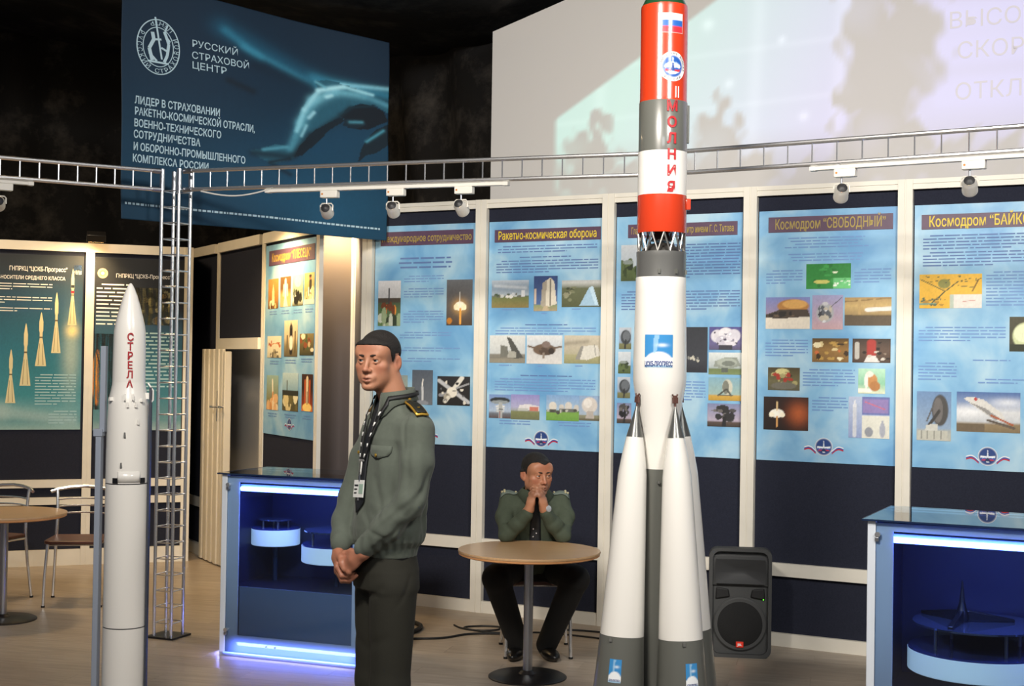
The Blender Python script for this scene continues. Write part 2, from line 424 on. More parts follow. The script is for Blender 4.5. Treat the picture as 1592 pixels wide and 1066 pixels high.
# recess between alcove poster and the back wall
wc = thing('wall_recess', 'narrow dark recess panel between poster wall and back wall', 'wall', (-1.62, 10.5, 0), 0, kind='structure')
box('panel', mat('recess_board', '#544e50', .85), wc, 0, .40, -.012, .01, 0, 2.7); frame_post('post', wc, .42, 2.72, .045)
wd_ = thing('wall_side', 'slim grey side panel next to the first white post', 'wall', (-1.19, 10.5, 0), math.atan2(10.06-10.5, -1.075+1.19), kind='structure')
box('panel', mat('grey_felt', '#5c5e6c', .9, var=.08, scale=90), wd_, 0, .44, -.012, .01, 0, 2.75)

# ------------------------------------------------------------------ black drapery
def vnoise(x, y, s=1.0):
    return (math.sin(x*3.1*s+1.3*math.sin(y*2.3*s))+math.sin(y*4.7*s+x*1.9*s+2)+.6*math.sin(x*9.3*s-y*5.1*s))/2.6
def drape_mat():
    M = mat('black_drape', '#0b0b0d', .8, var=.5, scale=5, bump=.4, bscale=14, spec=.25)
    nt = M.node_tree; b = nt.nodes['Principled BSDF']
    n = nt.nodes.new('ShaderNodeTexNoise'); n.inputs['Scale'].default_value = 2.6; n.inputs['Detail'].default_value = 7; n.inputs['Roughness'].default_value = .7
    tc = nt.nodes.new('ShaderNodeTexCoord'); nt.links.new(tc.outputs['Object'], n.inputs['Vector'])
    rp = nt.nodes.new('ShaderNodeValToRGB'); e = rp.color_ramp.elements
    e[0].position = .5; e[0].color = (.0035, .0035, .004, 1); e[1].position = .8; e[1].color = (.055, .05, .045, 1)
    nt.links.new(n.outputs['Fac'], rp.inputs[0]); nt.links.new(rp.outputs[0], b.inputs['Base Color'])
    return M
DRAPE = drape_mat()
def drape(name, pts, z0, z1, label, amp=.06, n=120, nz=40):
    P = [Vector(p) for p in pts]; L = [0]
    for a, b in zip(P[:-1], P[1:]): L.append(L[-1]+(b-a).length)
    v = []; f = []
    for k in range(nz+1):
        for i in range(n+1):
            s = L[-1]*i/n; q = max(j for j in range(len(P)-1) if L[j] <= s+1e-9); t = (s-L[q])/(L[q+1]-L[q])
            p = P[q].lerp(P[q+1], t); d = (P[q+1]-P[q]).normalized(); nn = Vector((d.y, -d.x))
            z = z0+(z1-z0)*k/nz; o = amp*vnoise(s*1.4, z*.6+s)+amp*.5*math.sin(s*9+z)
            v.append((p.x+nn.x*o, p.y+nn.y*o, z))
    for k in range(nz):
        for i in range(n): a = k*(n+1)+i; f.append((a, a+1, a+n+2, a+n+1))
    o = link(name, mkmesh(name, v, f, DRAPE, True, 0)); s = o.modifiers.new('thick', 'SOLIDIFY'); s.thickness = .01
    return tag(o, label, 'drapery', kind='structure')
drape('wall_rear', [(-8, 12.6), (-4.6, 12.9), (-2.9, 13.9), (-1.4, 12.0), (-.1, 10.15), (.6, 9.75)], 0, 5.2, 'black crumpled fabric drape filling the dark background')
v = []; f = []; nx, ny = 90, 70
for j in range(ny+1):
    for i in range(nx+1):
        x = -8+15*i/nx; y = 5.5+9*j/ny
        t = (x-BW[0])*.8831+(y-BW[1])*-.4691
        z = 4.17+.05*vnoise(x*.8, y*.7)+.31*max(0, t-.0)+.10*max(0, 9.5-y)+.12*max(0, -t-1)
        v.append((x, y, z))
for j in range(ny):
    for i in range(nx): a = j*(nx+1)+i; f.append((a, a+nx+1, a+nx+2, a+1))
ce = link('ceiling', mkmesh('ceiling', v, f, DRAPE, True, 0)); tag(ce, 'black fabric drape hung under the ceiling', 'drapery', kind='structure')
s = ce.modifiers.new('thick', 'SOLIDIFY'); s.thickness = .01

# ------------------------------------------------------------------ projection screen above the back wall
def screen_paint(U, V):
    # U along the wall, V height; projected picture is a skewed quad with a hard upper-left edge
    X = -.05+U*5.2; Z = 2.6+V*(4.06+.3*U*5.2-2.6)      # wall metres
    C = np.zeros(U.shape+(3,)); X0, Z0 = X, Z
    edge = 3.42+(X-.45)*.607           # upper edge
    ins = np.clip((edge-Z)/.03, 0, 1)*np.clip((X-.44)/.02, 0, 1)
    fade = np.clip((Z-2.75)/.5, 0, 1)
    base = np.array(lin('#84d6cc')); pur = np.array(lin('#8c90dc'))
    k = np.clip((X-1.0)/1.6+ (3.6-Z)*.35, 0, 1)[..., None]
    col = base*(1-k)+pur*k
    sh = np.zeros(U.shape)
    def blob(x, z, a, b, s=1.): 
        nonlocal sh
        wx = X+.05*np.sin(Z*17+3*np.sin(X*9))+.03*np.sin(X*41+Z*23); wz = Z+.05*np.sin(X*21+2*np.sin(Z*13))+.03*np.sin(X*47-Z*31)
        d = ((wx-x)/a)**2+((wz-z)/b)**2; sh = np.maximum(sh, s*np.clip(1.5-d, 0, 1))
    for q in ((.72, 3.18, .17, .13), (.78, 3.3, .1, .12), (.62, 3.0, .2, .14), (.95, 2.95, .25, .12), (1.62, 3.22, .12, .2), (1.62, 3.02, .22, .2), (1.8, 2.95, .25, .12), (1.48, 2.95, .2, .15),
              (2.62, 3.85, .18, .4), (2.68, 3.4, .22, .3), (2.62, 3.05, .24, .22), (2.5, 3.42, .13, .1), (2.85, 3.65, .2, .35), (2.78, 3.15, .16, .2), (3.3, 2.95, .6, .13), (2.3, 2.9, .25, .1)): blob(*q)
    sh += .25*(np.sin(X*9+np.sin(Z*7))*np.sin(Z*8+X*3))*(sh > .02)
    sh = np.clip(sh, 0, 1)
    for xl in (.75, 1.3, 1.85, 2.4): col = col+np.exp(-((X-xl-.05*(Z-3))/.05)**2)[..., None]*.10
    for zl in (3.1, 3.4, 3.75): col = col+np.exp(-((Z-zl-.03*(X-1.5))/.02)**2)[..., None]*.06*(X < 2.5)[..., None]
    for bx, bz, br in ((1.55, 3.95, .04), (1.7, 3.55, .03), (2.05, 3.8, .025), (1.2, 3.55, .02), (2.2, 3.3, .03)): col = col+np.exp(-((X-bx)**2+(Z-bz)**2)/br**2)[..., None]*.25
    for zz in (3.93, 3.73, 3.48): col = col+(np.exp(-((Z-zz+.1)/.1)**4)*np.clip((X-2.95)*12, 0, 1))[..., None]*np.array([.05, .05, .12])
    return col*(ins*fade*(1-.92*sh))[..., None]
SCR = mat('projection_cloth', '#c2bfbb', .85)
nt = SCR.node_tree; a = nt.nodes.new('ShaderNodeAttribute'); a.attribute_name = 'Col'; b = nt.nodes['Principled BSDF']
nt.links.new(a.outputs['Color'], b.inputs['Emission Color']); b.inputs['Emission Strength'].default_value = .55
ps = thing('projection_screen', 'large pale projection screen with a faint projected picture above the panels', 'screen', (*BW, 0), BRZ)
def scrmap(x, z):
    X = x+2.6-.05; Z = 2.6+(z/2.6+.5)*(4.06+.3*(X+.05)-2.6)
    return (X, .16+.02*np.sin(X*1.5)+.03*np.clip(3.2-Z, 0, 1)*0, Z)
print_grid('cloth', ps, 5.2, 2.6, 230, 120, screen_paint, scrmap, SCR)
box('hem_bar', mat('hem_white', '#d8d6d2', .6), ps, -.05, 5.15, .175, .20, 2.6, 2.66)
PTXT = mat('projected_letters', '#d6d3dc', .85)
for s_, z_, x_ in (('ВЫСОТА', 3.76, 3.08), ('СКОРОСТЬ', 3.575, 3.13), ('ОТКЛОНЕНИЕ', 3.33, 3.12)):
    text('projected_text', ps, s_, .14, lambda x, z, x_=x_, z_=z_: (x_+x, .1575+.02*np.sin((x_+x)*1.5), z_+z), PTXT, align='LEFT')
# ------------------------------------------------------------------ posters
def wall_pt(W, rz, t, y, z):
    return (W[0]+t*math.cos(rz)-y*math.sin(rz), W[1]+t*math.sin(rz)+y*math.cos(rz), z)
EMB = [('g', [(0, '#e8eef2'), (1, '#e8eef2')]), ('e', .5, .5, .46, .46, '#22407e'), ('r', .12, .42, .88, .5, '#e8eef2'), ('r', .14, .34, .86, .42, '#2a55a8'), ('r', .2, .27, .8, .34, '#c22a30'),
       ('p', [(.42, .2), (.58, .2), (.53, .6), (.5, .85), (.47, .6)], '#dfe6ee'), ('p', [(.3, .22), (.5, .45), (.7, .22)], '#1c2c58')]
def emblem(parent, cx, cz, r, y=-.006, ribbons=True):
    print_disc('emblem', parent, r, EMB, flat(cx, cz, y))
    if not ribbons: return
    for s in (-1, 1):
        for k, c in ((0, 'white_ink'), (1, 'blue_ink'), (2, 'red_ink')):
            mt = MATS.get(c) or mat('blue_ink', '#2a55a8', .5); v = []; f = []
            for i in range(9):
                u = i/8; x = cx+s*(r*.9+u*r*1.3); zc = cz-r*.3+r*.2*math.sin(u*4.2-.6)*(1 if s > 0 else 1)+u*r*.35-k*r*.13
                v += [(x, y+.001, zc), (x, y+.001, zc-r*.14)]
            for i in range(8): a = 2*i; f.append((a, a+1, a+3, a+2) if s > 0 else (a, a+2, a+3, a+1))
            link('ribbon', mkmesh('ribbon', v, f, mt, False), parent)
BOARD = mat('poster_edge', '#9fb8c8', .6)
class Poster:
    def __init__(s, label, W, rz, t0, x0, x1, z0, z1, sheet, name='poster'):
        s.xc = (x0+x1)/2; s.z0 = z0
        s.o = thing(name, label, 'poster', wall_pt(W, rz, t0+s.xc, -.014, z0), rz, 'posters on the panel walls')
        w2 = (x1-x0)/2
        MB().box(-w2, w2, -.004, .0, 0, z1-z0).build('sheet', sheet, s.o)
        s.k = 0
    def X(s, x): return x-s.xc
    def Z(s, z): return z-s.z0
    def photo(s, q, ops, name='photo'):
        x0, x1, z0, z1 = q; s.k += 1
        if ops and ops[-1][0] != 'nn': ops = list(ops)+[('n', .12)]
        n = max(14, int((x1-x0)/.0055)); mz = max(14, int((z1-z0)/.0055))
        return print_grid(name, s.o, x1-x0, z1-z0, n, mz, [q for q in ops if q[0] != 'nn'], flat(s.X((x0+x1)/2), s.Z((z0+z1)/2), -.006), PRINT, s.k)
    def title(s, q, body, size, fit, mt=None, sx=.9):
        x0, x1, z0, z1 = q
        box('title_bar', BAR, s.o, s.X(x0), s.X(x1), -.008, -.004, s.Z(z0), s.Z(z1))
        text('title_text', s.o, body, size, flat(s.X((x0+x1)/2), s.Z((z0+z1)/2)-size*.33, -.0095), mt or YEL, bold=.012, fit=fit)
    def lines(s, x0, x1, zt, n, lh=.019, mt=None, center=False, **k):
        s.k += 1
        text_lines('text_block', s.o, s.X(x0), s.X(x1), s.Z(zt), n, lh, mt or INK, -.0072 if mt and mt is not INKD else -.0055, center, seed=s.k, **k)
    def emblem(s, cx, cz, r, **k): emblem(s.o, s.X(cx), s.Z(cz), r, **k)
# picture paintings -------------------------------------------------
SKYG = lambda a, b, h, g1, g2: [('g', [(0, g1), (h-.01, g2), (h, b), (1, a)])]
ph = {}
ph['pad'] = SKYG('#cfd0d4', '#c4c6ca', .62, '#5f7a4a', '#3f4c3e')+[('r', 0, .52, 1, .62, '#4a4238'), ('blot', 10, (.25, .33, .8, .45), .09, ['#c46a2c', '#d98a3a', '#6a3a22']), ('blot', 12, (0, 0, 1, .25), .14, ['#b8bfae', '#44603a', '#8fa07c', '#2f3a2a']), ('l', .48, .5, .48, .82, .025, '#3a3c42')]
ph['flash'] = [('g', [(0, '#4a3c30'), (.4, '#585452'), (1, '#66686c')]), ('h', .52, .42, .3, .18, '#d9a85a'), ('e', .52, .42, .2, .1, '#fff6dc'), ('e', .38, .40, .1, .07, '#fff0c8'), ('e', .68, .40, .1, .07, '#fff0c8'), ('l', .54, .05, .54, .35, .035, '#e0a048'), ('l', .52, .5, .52, .72, .018, '#e8e4d8'), ('e', .12, .1, .1, .07, '#b8782c')]
ph['field'] = SKYG('#8c9a98', '#9aa59a', .6, '#5a6450', '#6a7460')
ph['plume'] = [('g', [(0, '#6a7078'), (1, '#4e5866')]), ('l', .5, .5, .52, .72, .03, '#e8e8e4'), ('l', .52, .05, .5, .5, .05, '#c8ccd0'), ('e', .5, .05, .3, .08, '#8a9098')]
ph['satellite'] = [('g', [(0, '#1d1c1c'), (1, '#26262a')]), ('l', .05, .85, .95, .12, .06, '#b9bcc0'), ('l', .25, .15, .75, .95, .07, '#d8d6cc'), ('l', .1, .35, .6, .45, .06, '#8c9098'), ('e', .45, .45, .16, .18, '#e4e0d4'), ('e', .3, .3, .1, .12, '#a9a396'), ('l', .6, .6, .95, .75, .03, '#9a9ca0'), ('blot', 14, (.1, .1, .9, .9), .05, ['#d8d4c8', '#6a6c70', '#2a2a2c'])]
ph['landscape'] = [('g', [(0, '#8a7a4a'), (.38, '#6f7a4a'), (.42, '#5a6658'), (.46, '#a9b6c0'), (.75, '#8296ac'), (1, '#b8c2cc')]), ('s', .1, .8, .9, .72, .06, '#d4dade', .7), ('blot', 16, (.05, .4, .95, .5), .05, ['#4a5a44', '#c8ccc8', '#e0e0da', '#6a6a5a']), ('r', .8, .4, .9, .62, '#d8dce0'), ('r', .55, .42, .62, .54, '#c8ccd0')]
ph['tower'] = [('g', [(0, '#a5957a'), (.16, '#8a9468'), (.2, '#4c6492'), (1, '#2f4578')]), ('p', [(.3, .15), (.36, .8), (.7, .95), (.86, .85), (.98, .2), (.6, .12)], '#d4cdbc'), ('p', [(.3, .15), (.36, .8), (.55, .88), (.5, .12)], '#a39b8c'), ('r', .68, .15, .72, .93, '#7a7468'), ('r', .03, .2, .1, .65, '#c9b8a8'), ('p', [(.35, 0), (.65, 0), (.6, .14), (.45, .14)], '#b9a88a')]
ph['slope'] = [('g', [(0, '#4f5438'), (.7, '#5f6448'), (.74, '#7d8274'), (.9, '#c2c4c0'), (1, '#b9bdbd')]), ('p', [(.45, .04), (.7, .72), (.8, .78), (.95, .05)], '#9cbcd2'), ('p', [(.7, .72), (.8, .78), (.95, .05), (.85, .1)], '#b8d2e2'), ('blot', 12, (.02, .25, .45, .8), .06, ['#3a3f2c', '#767a5c', '#8a8a70'])]
ph['radarhill'] = [('g', [(0, '#6c6a60'), (.3, '#817e74'), (.35, '#bfc4c4'), (1, '#d4d6d2')]), ('p', [(.3, .2), (.32, .65), (.5, .6), (.55, .25)], '#6f7068'), ('p', [(.48, .95), (.6, .9), (.95, .2), (.7, .15)], '#4e4f4a'), ('p', [(.5, .2), (.55, .45), (.75, .4), (.75, .18)], '#a5a49a'), ('r', 0, 0, 1, .15, '#8a8678')]
ph['snowdish'] = [('g', [(0, '#d6d4d0'), (.55, '#c9c9c8'), (.65, '#c6ccd0'), (1, '#dcdedd')]), ('e', .5, .5, .32, .2, '#6f5c4c'), ('e', .55, .45, .2, .15, '#54463c'), ('l', .05, .62, .4, .5, .03, '#6a5a4c'), ('l', .6, .55, .97, .6, .03, '#6a5a4c'), ('e', .55, .68, .12, .12, '#807068'), ('e', .7, .45, .08, .12, '#3c3430'), ('r', .45, .2, .52, .4, '#8c8074')]
ph['bunker'] = [('g', [(0, '#93926a'), (.3, '#a6a27c'), (.34, '#b0aa90'), (.6, '#b9b09c'), (1, '#c6bda8')]), ('p', [(.3, .15), (.45, .62), (.88, .66), (.98, .3), (.6, .12)], '#d2cfc4'), ('p', [(.3, .15), (.45, .62), (.52, .63), (.42, .13)], '#8f8d86'), ('l', .8, .66, .84, .3, .01, '#8c8a84'), ('s', 0, .7, .6, .78, .08, '#8f8878', .7)]
ph['mushroom'] = [('g', [(0, '#5a4a4a'), (.2, '#6a7078'), (.3, '#a9bace'), (1, '#6f8ec0')]), ('e', .5, .75, .46, .14, '#2e3438'), ('e', .5, .68, .4, .08, '#8d969a'), ('e', .52, .5, .22, .06, '#d6d8d6'), ('e', .52, .4, .2, .05, '#cfd2d0'), ('e', .52, .3, .19, .05, '#c6c8c6'), ('r', .46, .0, .6, .68, '#a8acac'), ('r', .47, .0, .53, .3, '#8a2f30'), ('r', .44, .35, .64, .4, '#4a4e52')]
ph['whitehouse'] = [('g', [(0, '#6c7050'), (.32, '#7d8258'), (.36, '#9aa0a0'), (.5, '#a9a8c8'), (1, '#8d88c0')]), ('p', [(.25, .38), (.3, .58), (.62, .62), (.98, .55), (.98, .36)], '#d8d6d8'), ('r', .65, .36, .95, .5, '#c27a6a'), ('r', .25, .36, .6, .44, '#b9bcb8')]
ph['domes'] = [('g', [(0, '#6a9a44'), (.3, '#7aa44c'), (.38, '#5a7a48'), (.42, '#a6bcd0'), (1, '#7da2cc')]), ('e', .2, .55, .12, .18, '#d4cfc4'), ('e', .47, .52, .08, .12, '#c8c4bc'), ('e', .68, .56, .11, .18, '#d0ccc4'), ('e', .92, .5, .08, .14, '#c4c0b8'), ('r', .1, .32, .3, .45, '#5a5a54'), ('r', .4, .34, .9, .46, '#6a6c68'), ('blot', 10, (.05, .3, .95, .42), .05, ['#4a4a44', '#b8b8b0'])]
ph['bigdome'] = [('g', [(0, '#7a7660'), (.2, '#8a8a70'), (.24, '#a4b4c4'), (1, '#8ea8c8')]), ('e', .48, .62, .36, .32, '#cfc8c0'), ('e', .4, .7, .2, .18, '#e2ddd6'), ('p', [(.3, .05), (.36, .38), (.64, .38), (.72, .05)], '#b4aca4'), ('r', 0, 0, 1, .08, '#6a6654')]
ph['palms'] = [('g', [(0, '#4c5a34'), (.35, '#5f6e44'), (.4, '#b9c4cc'), (1, '#ccd2d6')]), ('blot', 14, (0, .2, 1, .5), .14, ['#3c4a2c', '#2c3824', '#5a6a40']), ('e', .4, .52, .3, .06, '#8c9690')]
ph['dish_d'] = [('g', [(0, '#6a6a48'), (.25, '#7a7a54'), (.3, '#8fa0b4'), (1, '#b9c0c8')]), ('e', .55, .55, .42, .34, '#3c4044'), ('e', .6, .6, .3, .24, '#666c72'), ('l', .5, .05, .55, .4, .06, '#2c2e30')]
ph['nightpad'] = [('g', [(0, '#2a2c34'), (.3, '#3a3d44'), (1, '#33363c')]), ('blot', 8, (.1, .25, .6, .35), .04, ['#8a8a84', '#c8c4b4'])]
ph['whitedishes'] = [('g', [(0, '#5a5470'), (.3, '#6a6490'), (1, '#54508c')]), ('e', .25, .6, .2, .28, '#d9d6dc'), ('e', .5, .72, .22, .25, '#e4e2e6'), ('e', .75, .62, .2, .28, '#d2cfd8'), ('e', .4, .4, .2, .22, '#c4c0cc'), ('e', .66, .36, .2, .2, '#dcd8e0'), ('blot', 12, (.1, .2, .9, .9), .04, ['#4a4658', '#f2f0f4', '#8a8698']), ('r', .3, 0, .7, .2, '#3c3a44')]
ph['greydish'] = [('g', [(0, '#7a8a5c'), (.25, '#6c7a50'), (.3, '#a9b4b4'), (1, '#d6dcda')]), ('p', [(.15, .35), (.2, .6), (.5, .78), (.85, .8), (.97, .4), (.6, .25)], '#8d948a'), ('e', .55, .55, .3, .2, '#a6ada2'), ('e', .6, .5, .2, .12, '#747b72'), ('r', .4, .1, .6, .3, '#5a605a')]
ph['yellowdish'] = [('g', [(0, '#b8923a'), (.22, '#c8a048'), (.26, '#9ab4ac'), (1, '#7fa8b8')]), ('e', .58, .58, .16, .34, '#c8c6b4'), ('e', .53, .58, .1, .3, '#7a7c70'), ('l', .3, .22, .55, .5, .03, '#4a4a44'), ('l', .7, .22, .56, .5, .03, '#4a4a44'), ('r', .3, .2, .75, .25, '#5a584c')]
ph['duskdish'] = [('g', [(0, '#3a3430'), (.2, '#5a4c44'), (.25, '#b0a4b4'), (1, '#7a84a8')]), ('blot', 16, (.25, .35, .8, .85), .13, ['#2c2c2e', '#4a4848', '#6a6664', '#1c1c20']), ('l', .5, .05, .52, .4, .06, '#242426')]
ph['greenmap'] = [('g', [(0, '#2f8a3c'), (1, '#2a8038')]), ('blot', 22, (0, 0, 1, 1), .08, ['#237030', '#3c9a48', '#2c8438']), ('e', .35, .28, .18, .08, '#c8c46a'), ('e', .65, .66, .06, .04, '#e4ecd0'), ('r', .62, 0, 1, .42, '#6cc47c'), ('blot', 10, (.64, .05, .98, .36), .04, ['#eef4ea', '#9ad8a4', '#3c8c4c'])]
ph['cargo'] = [('g', [(0, '#d8cfc0'), (.36, '#e0d8c8'), (.4, '#5a4a3c'), (.5, '#9a8ca8'), (1, '#7a86c0')]), ('e', .62, .72, .36, .22, '#b07c40'), ('e', .66, .78, .28, .14, '#d6a45c'), ('p', [(.0, .45), (.3, .6), (.95, .62), (1, .4), (.4, .33), (0, .35)], '#4a3f36'), ('blot', 10, (.05, .4, .7, .55), .06, ['#2c2824', '#6a5a48'])]
ph['sputnik'] = [('g', [(0, '#c0a0a4'), (1, '#9c9cc4')]), ('e', .42, .48, .28, .28, '#a9acb0'), ('blot', 22, (.2, .25, .64, .72), .07, ['#5c6068', '#d8dade', '#3a3c44', '#c0b8a8']), ('l', .6, .65, .95, .92, .012, '#5a5a62'), ('e', .42, .75, .1, .05, '#c8c8cc')]
ph['hangar'] = [('g', [(0, '#4a4032'), (.35, '#5e4e38'), (.4, '#a48c60'), (.7, '#c4a870'), (1, '#a88c5c')]), ('l', .5, .56, .98, .6, .07, '#e4e2dc'), ('l', 0, .85, 1, .98, .02, '#8a7048'), ('r', .3, .4, .34, .95, '#b89c68'), ('r', .62, .66, .66, .95, '#b89c68'), ('p', [(0, 0), (1, 0), (1, .3), (0, .38)], '#5c5040')]
ph['workshop'] = [('g', [(0, '#7a5c34'), (.5, '#94703c'), (1, '#54401f')]), ('blot', 20, (.05, .1, .95, .85), .09, ['#d8c490', '#e8dcb4', '#3c2c18', '#b8944c', '#c46a3a'])]
ph['redrocket'] = [('g', [(0, '#4a3a30'), (.5, '#5f4c40'), (1, '#3c322c')]), ('l', .5, .2, .5, .85, .12, '#a83a34'), ('p', [(.3, .02), (.4, .3), (.6, .3), (.72, .02)], '#d8d4d0'), ('l', .12, .2, .12, .8, .06, '#b8b4ac'), ('blot', 10, (.1, .1, .95, .9), .05, ['#8a7a6a', '#2a221e', '#c8c0b4'])]
ph['engine'] = [('g', [(0, '#5a5644'), (.4, '#6a6444'), (1, '#4a4028')]), ('e', .45, .8, .22, .16, '#d0c88c'), ('blot', 16, (.1, .3, .9, .8), .08, ['#a8a06c', '#302a1c', '#d4d0b8', '#a83a2c']), ('e', .5, .2, .4, .16, '#6f6c60')]
ph['suit'] = [('g', [(0, '#d8dcc0'), (.4, '#8ac4a4'), (1, '#b4dcc0')]), ('e', .52, .5, .2, .3, '#c08a54'), ('e', .42, .78, .14, .12, '#e4e0d4'), ('r', .0, .05, .5, .22, '#f0ece0'), ('e', .62, .3, .2, .2, '#b07a48'), ('e', .3, .5, .07, .3, '#eceae0')]
ph['night'] = [('g', [(0, '#1c100c'), (1, '#2a1a16')]), ('h', .78, .5, .28, .4, '#b85c2c', .9), ('e', .3, .5, .16, .13, '#fff8ea'), ('e', .18, .46, .06, .08, '#fff4dc'), ('e', .42, .46, .06, .08, '#fff4dc'), ('l', .3, .1, .3, .4, .02, '#d8a060'), ('l', .3, .6, .3, .85, .015, '#e8c890')]
ph['chart'] = [('g', [(0, '#8c9cc4'), (1, '#b4c0d8')]), ('l', .15, .06, .15, .75, .05, '#c8ccd4'), ('p', [(.1, .75), (.2, .75), (.15, .95)], '#dcdee4'), ('r', .33, .57, 1, 1, '#6a74ac'), ('r', .36, .62, .96, .95, '#8c7cb0'), ('l', .4, .88, .9, .7, .012, '#c86a7c'), ('r', .33, 0, 1, .54, '#d8d8cc'), ('e', .5, .15, .1, .12, '#8c9098'), ('e', .83, .2, .07, .18, '#a4a8b4'), ('p', [(.77, .3), (.89, .3), (.83, .46)], '#a4a8b4')]
ph['map'] = [('g', [(0, '#e8b43c'), (1, '#ecbc4a')]), ('l', .02, .85, .42, .5, .012, '#5a5a3c'), ('l', .42, .5, .2, .15, .014, '#5a5a3c'), ('l', .42, .5, .62, .78, .012, '#5a5a3c'), ('l', .62, .66, .9, .6, .01, '#6a6440'), ('l', .62, .78, .85, .88, .008, '#6a6440'), ('l', .85, .5, .95, .85, .01, '#7a5c34'), ('e', .4, .72, .1, .14, '#8c8a4c'), ('blot', 30, (.02, .1, .45, .3), .03, ['#5a6a54', '#b88c3a']), ('blot', 16, (.1, .75, .98, .95), .02, ['#5a6048', '#8a7438']), ('l', .0, .12, .25, .14, .02, '#7aa08c'), ('r', .5, 0, 1, .4, '#e8e0d8'), ('r', .5, 0, .55, .4, '#bcc8b8'), ('l', .7, .2, .88, .22, .012, '#d09a90')]
ph['greenball'] = [('g', [(0, '#3c3c2c'), (1, '#4c4a38')]), ('e', .35, .45, .28, .38, '#c8d0a0'), ('e', .3, .52, .2, .25, '#e0e6c0'), ('r', 0, 0, 1, .2, '#2c3020')]
ph['bigdish'] = [('g', [(0, '#b4b4a8'), (.2, '#a8aca8'), (.25, '#8ea4bc'), (1, '#6c8cb4')]), ('e', .68, .62, .24, .32, '#4a4846'), ('e', .62, .62, .14, .26, '#6c6866'), ('l', .35, .3, .65, .6, .04, '#3c3a38'), ('p', [(.2, .05), (.28, .32), (.6, .34), (.66, .05)], '#c8c8c0'), ('r', .05, .0, .9, .2, '#bcbcb0'), ('r', .12, .02, .16, .2, '#7a7a74'), ('r', .3, .02, .34, .2, '#7a7a74'), ('r', .5, .02, .54, .2, '#7a7a74'), ('r', .7, .02, .74, .2, '#7a7a74'), ('l', .3, .4, .5, .75, .02, '#5a5856')]
ph['transporter'] = [('g', [(0, '#7c6a4c'), (.2, '#8c7a5c'), (.26, '#c0c4c8'), (.5, '#d4d6d8'), (.75, '#7c90b4'), (1, '#4a6aa0')]), ('h', .2, .5, .3, .15, '#eef0f2', .8), ('h', .8, .75, .3, .12, '#eef0f2', .7), ('p', [(.12, .84), (.2, .88), (.42, .82), (.7, .5), (.78, .32), (.62, .3), (.42, .5), (.2, .72)], '#d4d2cc'), ('p', [(.2, .74), (.42, .52), (.62, .3), (.7, .34), (.45, .6)], '#8f8d8a'), ('l', .5, .3, .9, .12, .03, '#5a5046'), ('l', .55, .42, .88, .2, .02, '#a8542c'), ('r', .0, .02, .45, .2, '#6a5c48'), ('e', .3, .82, .03, .04, '#b03a34')]
ph['goldrocket'] = [('g', [(0, '#6a4a24'), (.3, '#a87434'), (1, '#c89450')]), ('p', [(.36, .1), (.4, .6), (.5, .85), (.6, .6), (.66, .1)], '#e8cf9a'), ('blot', 8, (.2, .02, .8, .25), .1, ['#4a3014', '#d8b070', '#f0dcb0'])]
ph['whiterocket'] = [('g', [(0, '#c8a878'), (.4, '#c4a060'), (.6, '#6c4e2c'), (1, '#7a5a34')]), ('l', .5, .3, .5, .85, .1, '#f2ead8'), ('l', .3, .4, .34, .7, .06, '#e4d8bc'), ('l', .7, .4, .66, .7, .06, '#e4d8bc'), ('p', [(.3, .0), (.4, .3), (.6, .3), (.75, .0)], '#ece0c4')]
ph['balloon'] = [('g', [(0, '#5a5a3c'), (.2, '#c8ccb8'), (.5, '#8a9a80'), (1, '#a8c0b4')]), ('e', .5, .78, .32, .18, '#b8c8b8'), ('blot', 18, (.1, .1, .9, .5), .13, ['#2c2c1c', '#4a4c30', '#e4e4d4', '#14140e'])]
ph['person'] = [('g', [(0, '#e4d8b4'), (.3, '#8a8a54'), (1, '#c0b070')]), ('l', .6, .35, .62, .7, .13, '#221c14'), ('e', .6, .85, .12, .07, '#b8683c'), ('e', .6, .9, .13, .05, '#2c2018'), ('blot', 10, (.05, .05, .95, .5), .12, ['#f0e8d0', '#6a6a40', '#d8c898']), ('r', 0, 0, 1, .15, '#ece0c0')]
ph['birds'] = [('g', [(0, '#c8bfa0'), (.3, '#dcd4b4'), (1, '#e8dcc0')]), ('l', .1, .6, .9, .7, .02, '#c06a3c'), ('blot', 12, (.1, .55, .95, .75), .06, ['#c0603a', '#6a3c28', '#d89a5c']), ('p', [(.3, 0), (.45, .4), (.6, .4), (.72, 0)], '#a89c7c'), ('blot', 8, (.2, .0, .8, .3), .07, ['#6c6450', '#e8e0c8'])]
ph['blackrocket'] = [('g', [(0, '#5a5038'), (.3, '#8a7c54'), (.5, '#c8b48c'), (1, '#e0ceac')]), ('l', .52, .15, .52, .78, .11, '#1f1c1a'), ('p', [(.42, .78), (.62, .78), (.52, .96)], '#3a3430'), ('l', .52, .3, .52, .45, .12, '#e8e0d0'), ('r', .2, .1, .28, .6, '#6a5c40'), ('r', .8, .1, .86, .7, '#54482f')]
ph['crowd'] = [('g', [(0, '#3c3c20'), (.5, '#6a5c34'), (1, '#8c7c4c')]), ('blot', 18, (.02, .1, .98, .9), .11, ['#2c2a18', '#c8b480', '#e8dcb8', '#4a5c34', '#8c4a28'])]
ph['cloudlaunch'] = [('g', [(0, '#c88c4c'), (.3, '#8c8a5c'), (1, '#9cb8a8')]), ('l', .55, .4, .5, .85, .05, '#f0e8d0'), ('blot', 10, (.1, .02, .9, .35), .15, ['#e8b880', '#d89858', '#f0d8b0']), ('l', .5, .3, .55, .5, .04, '#e89a4c')]
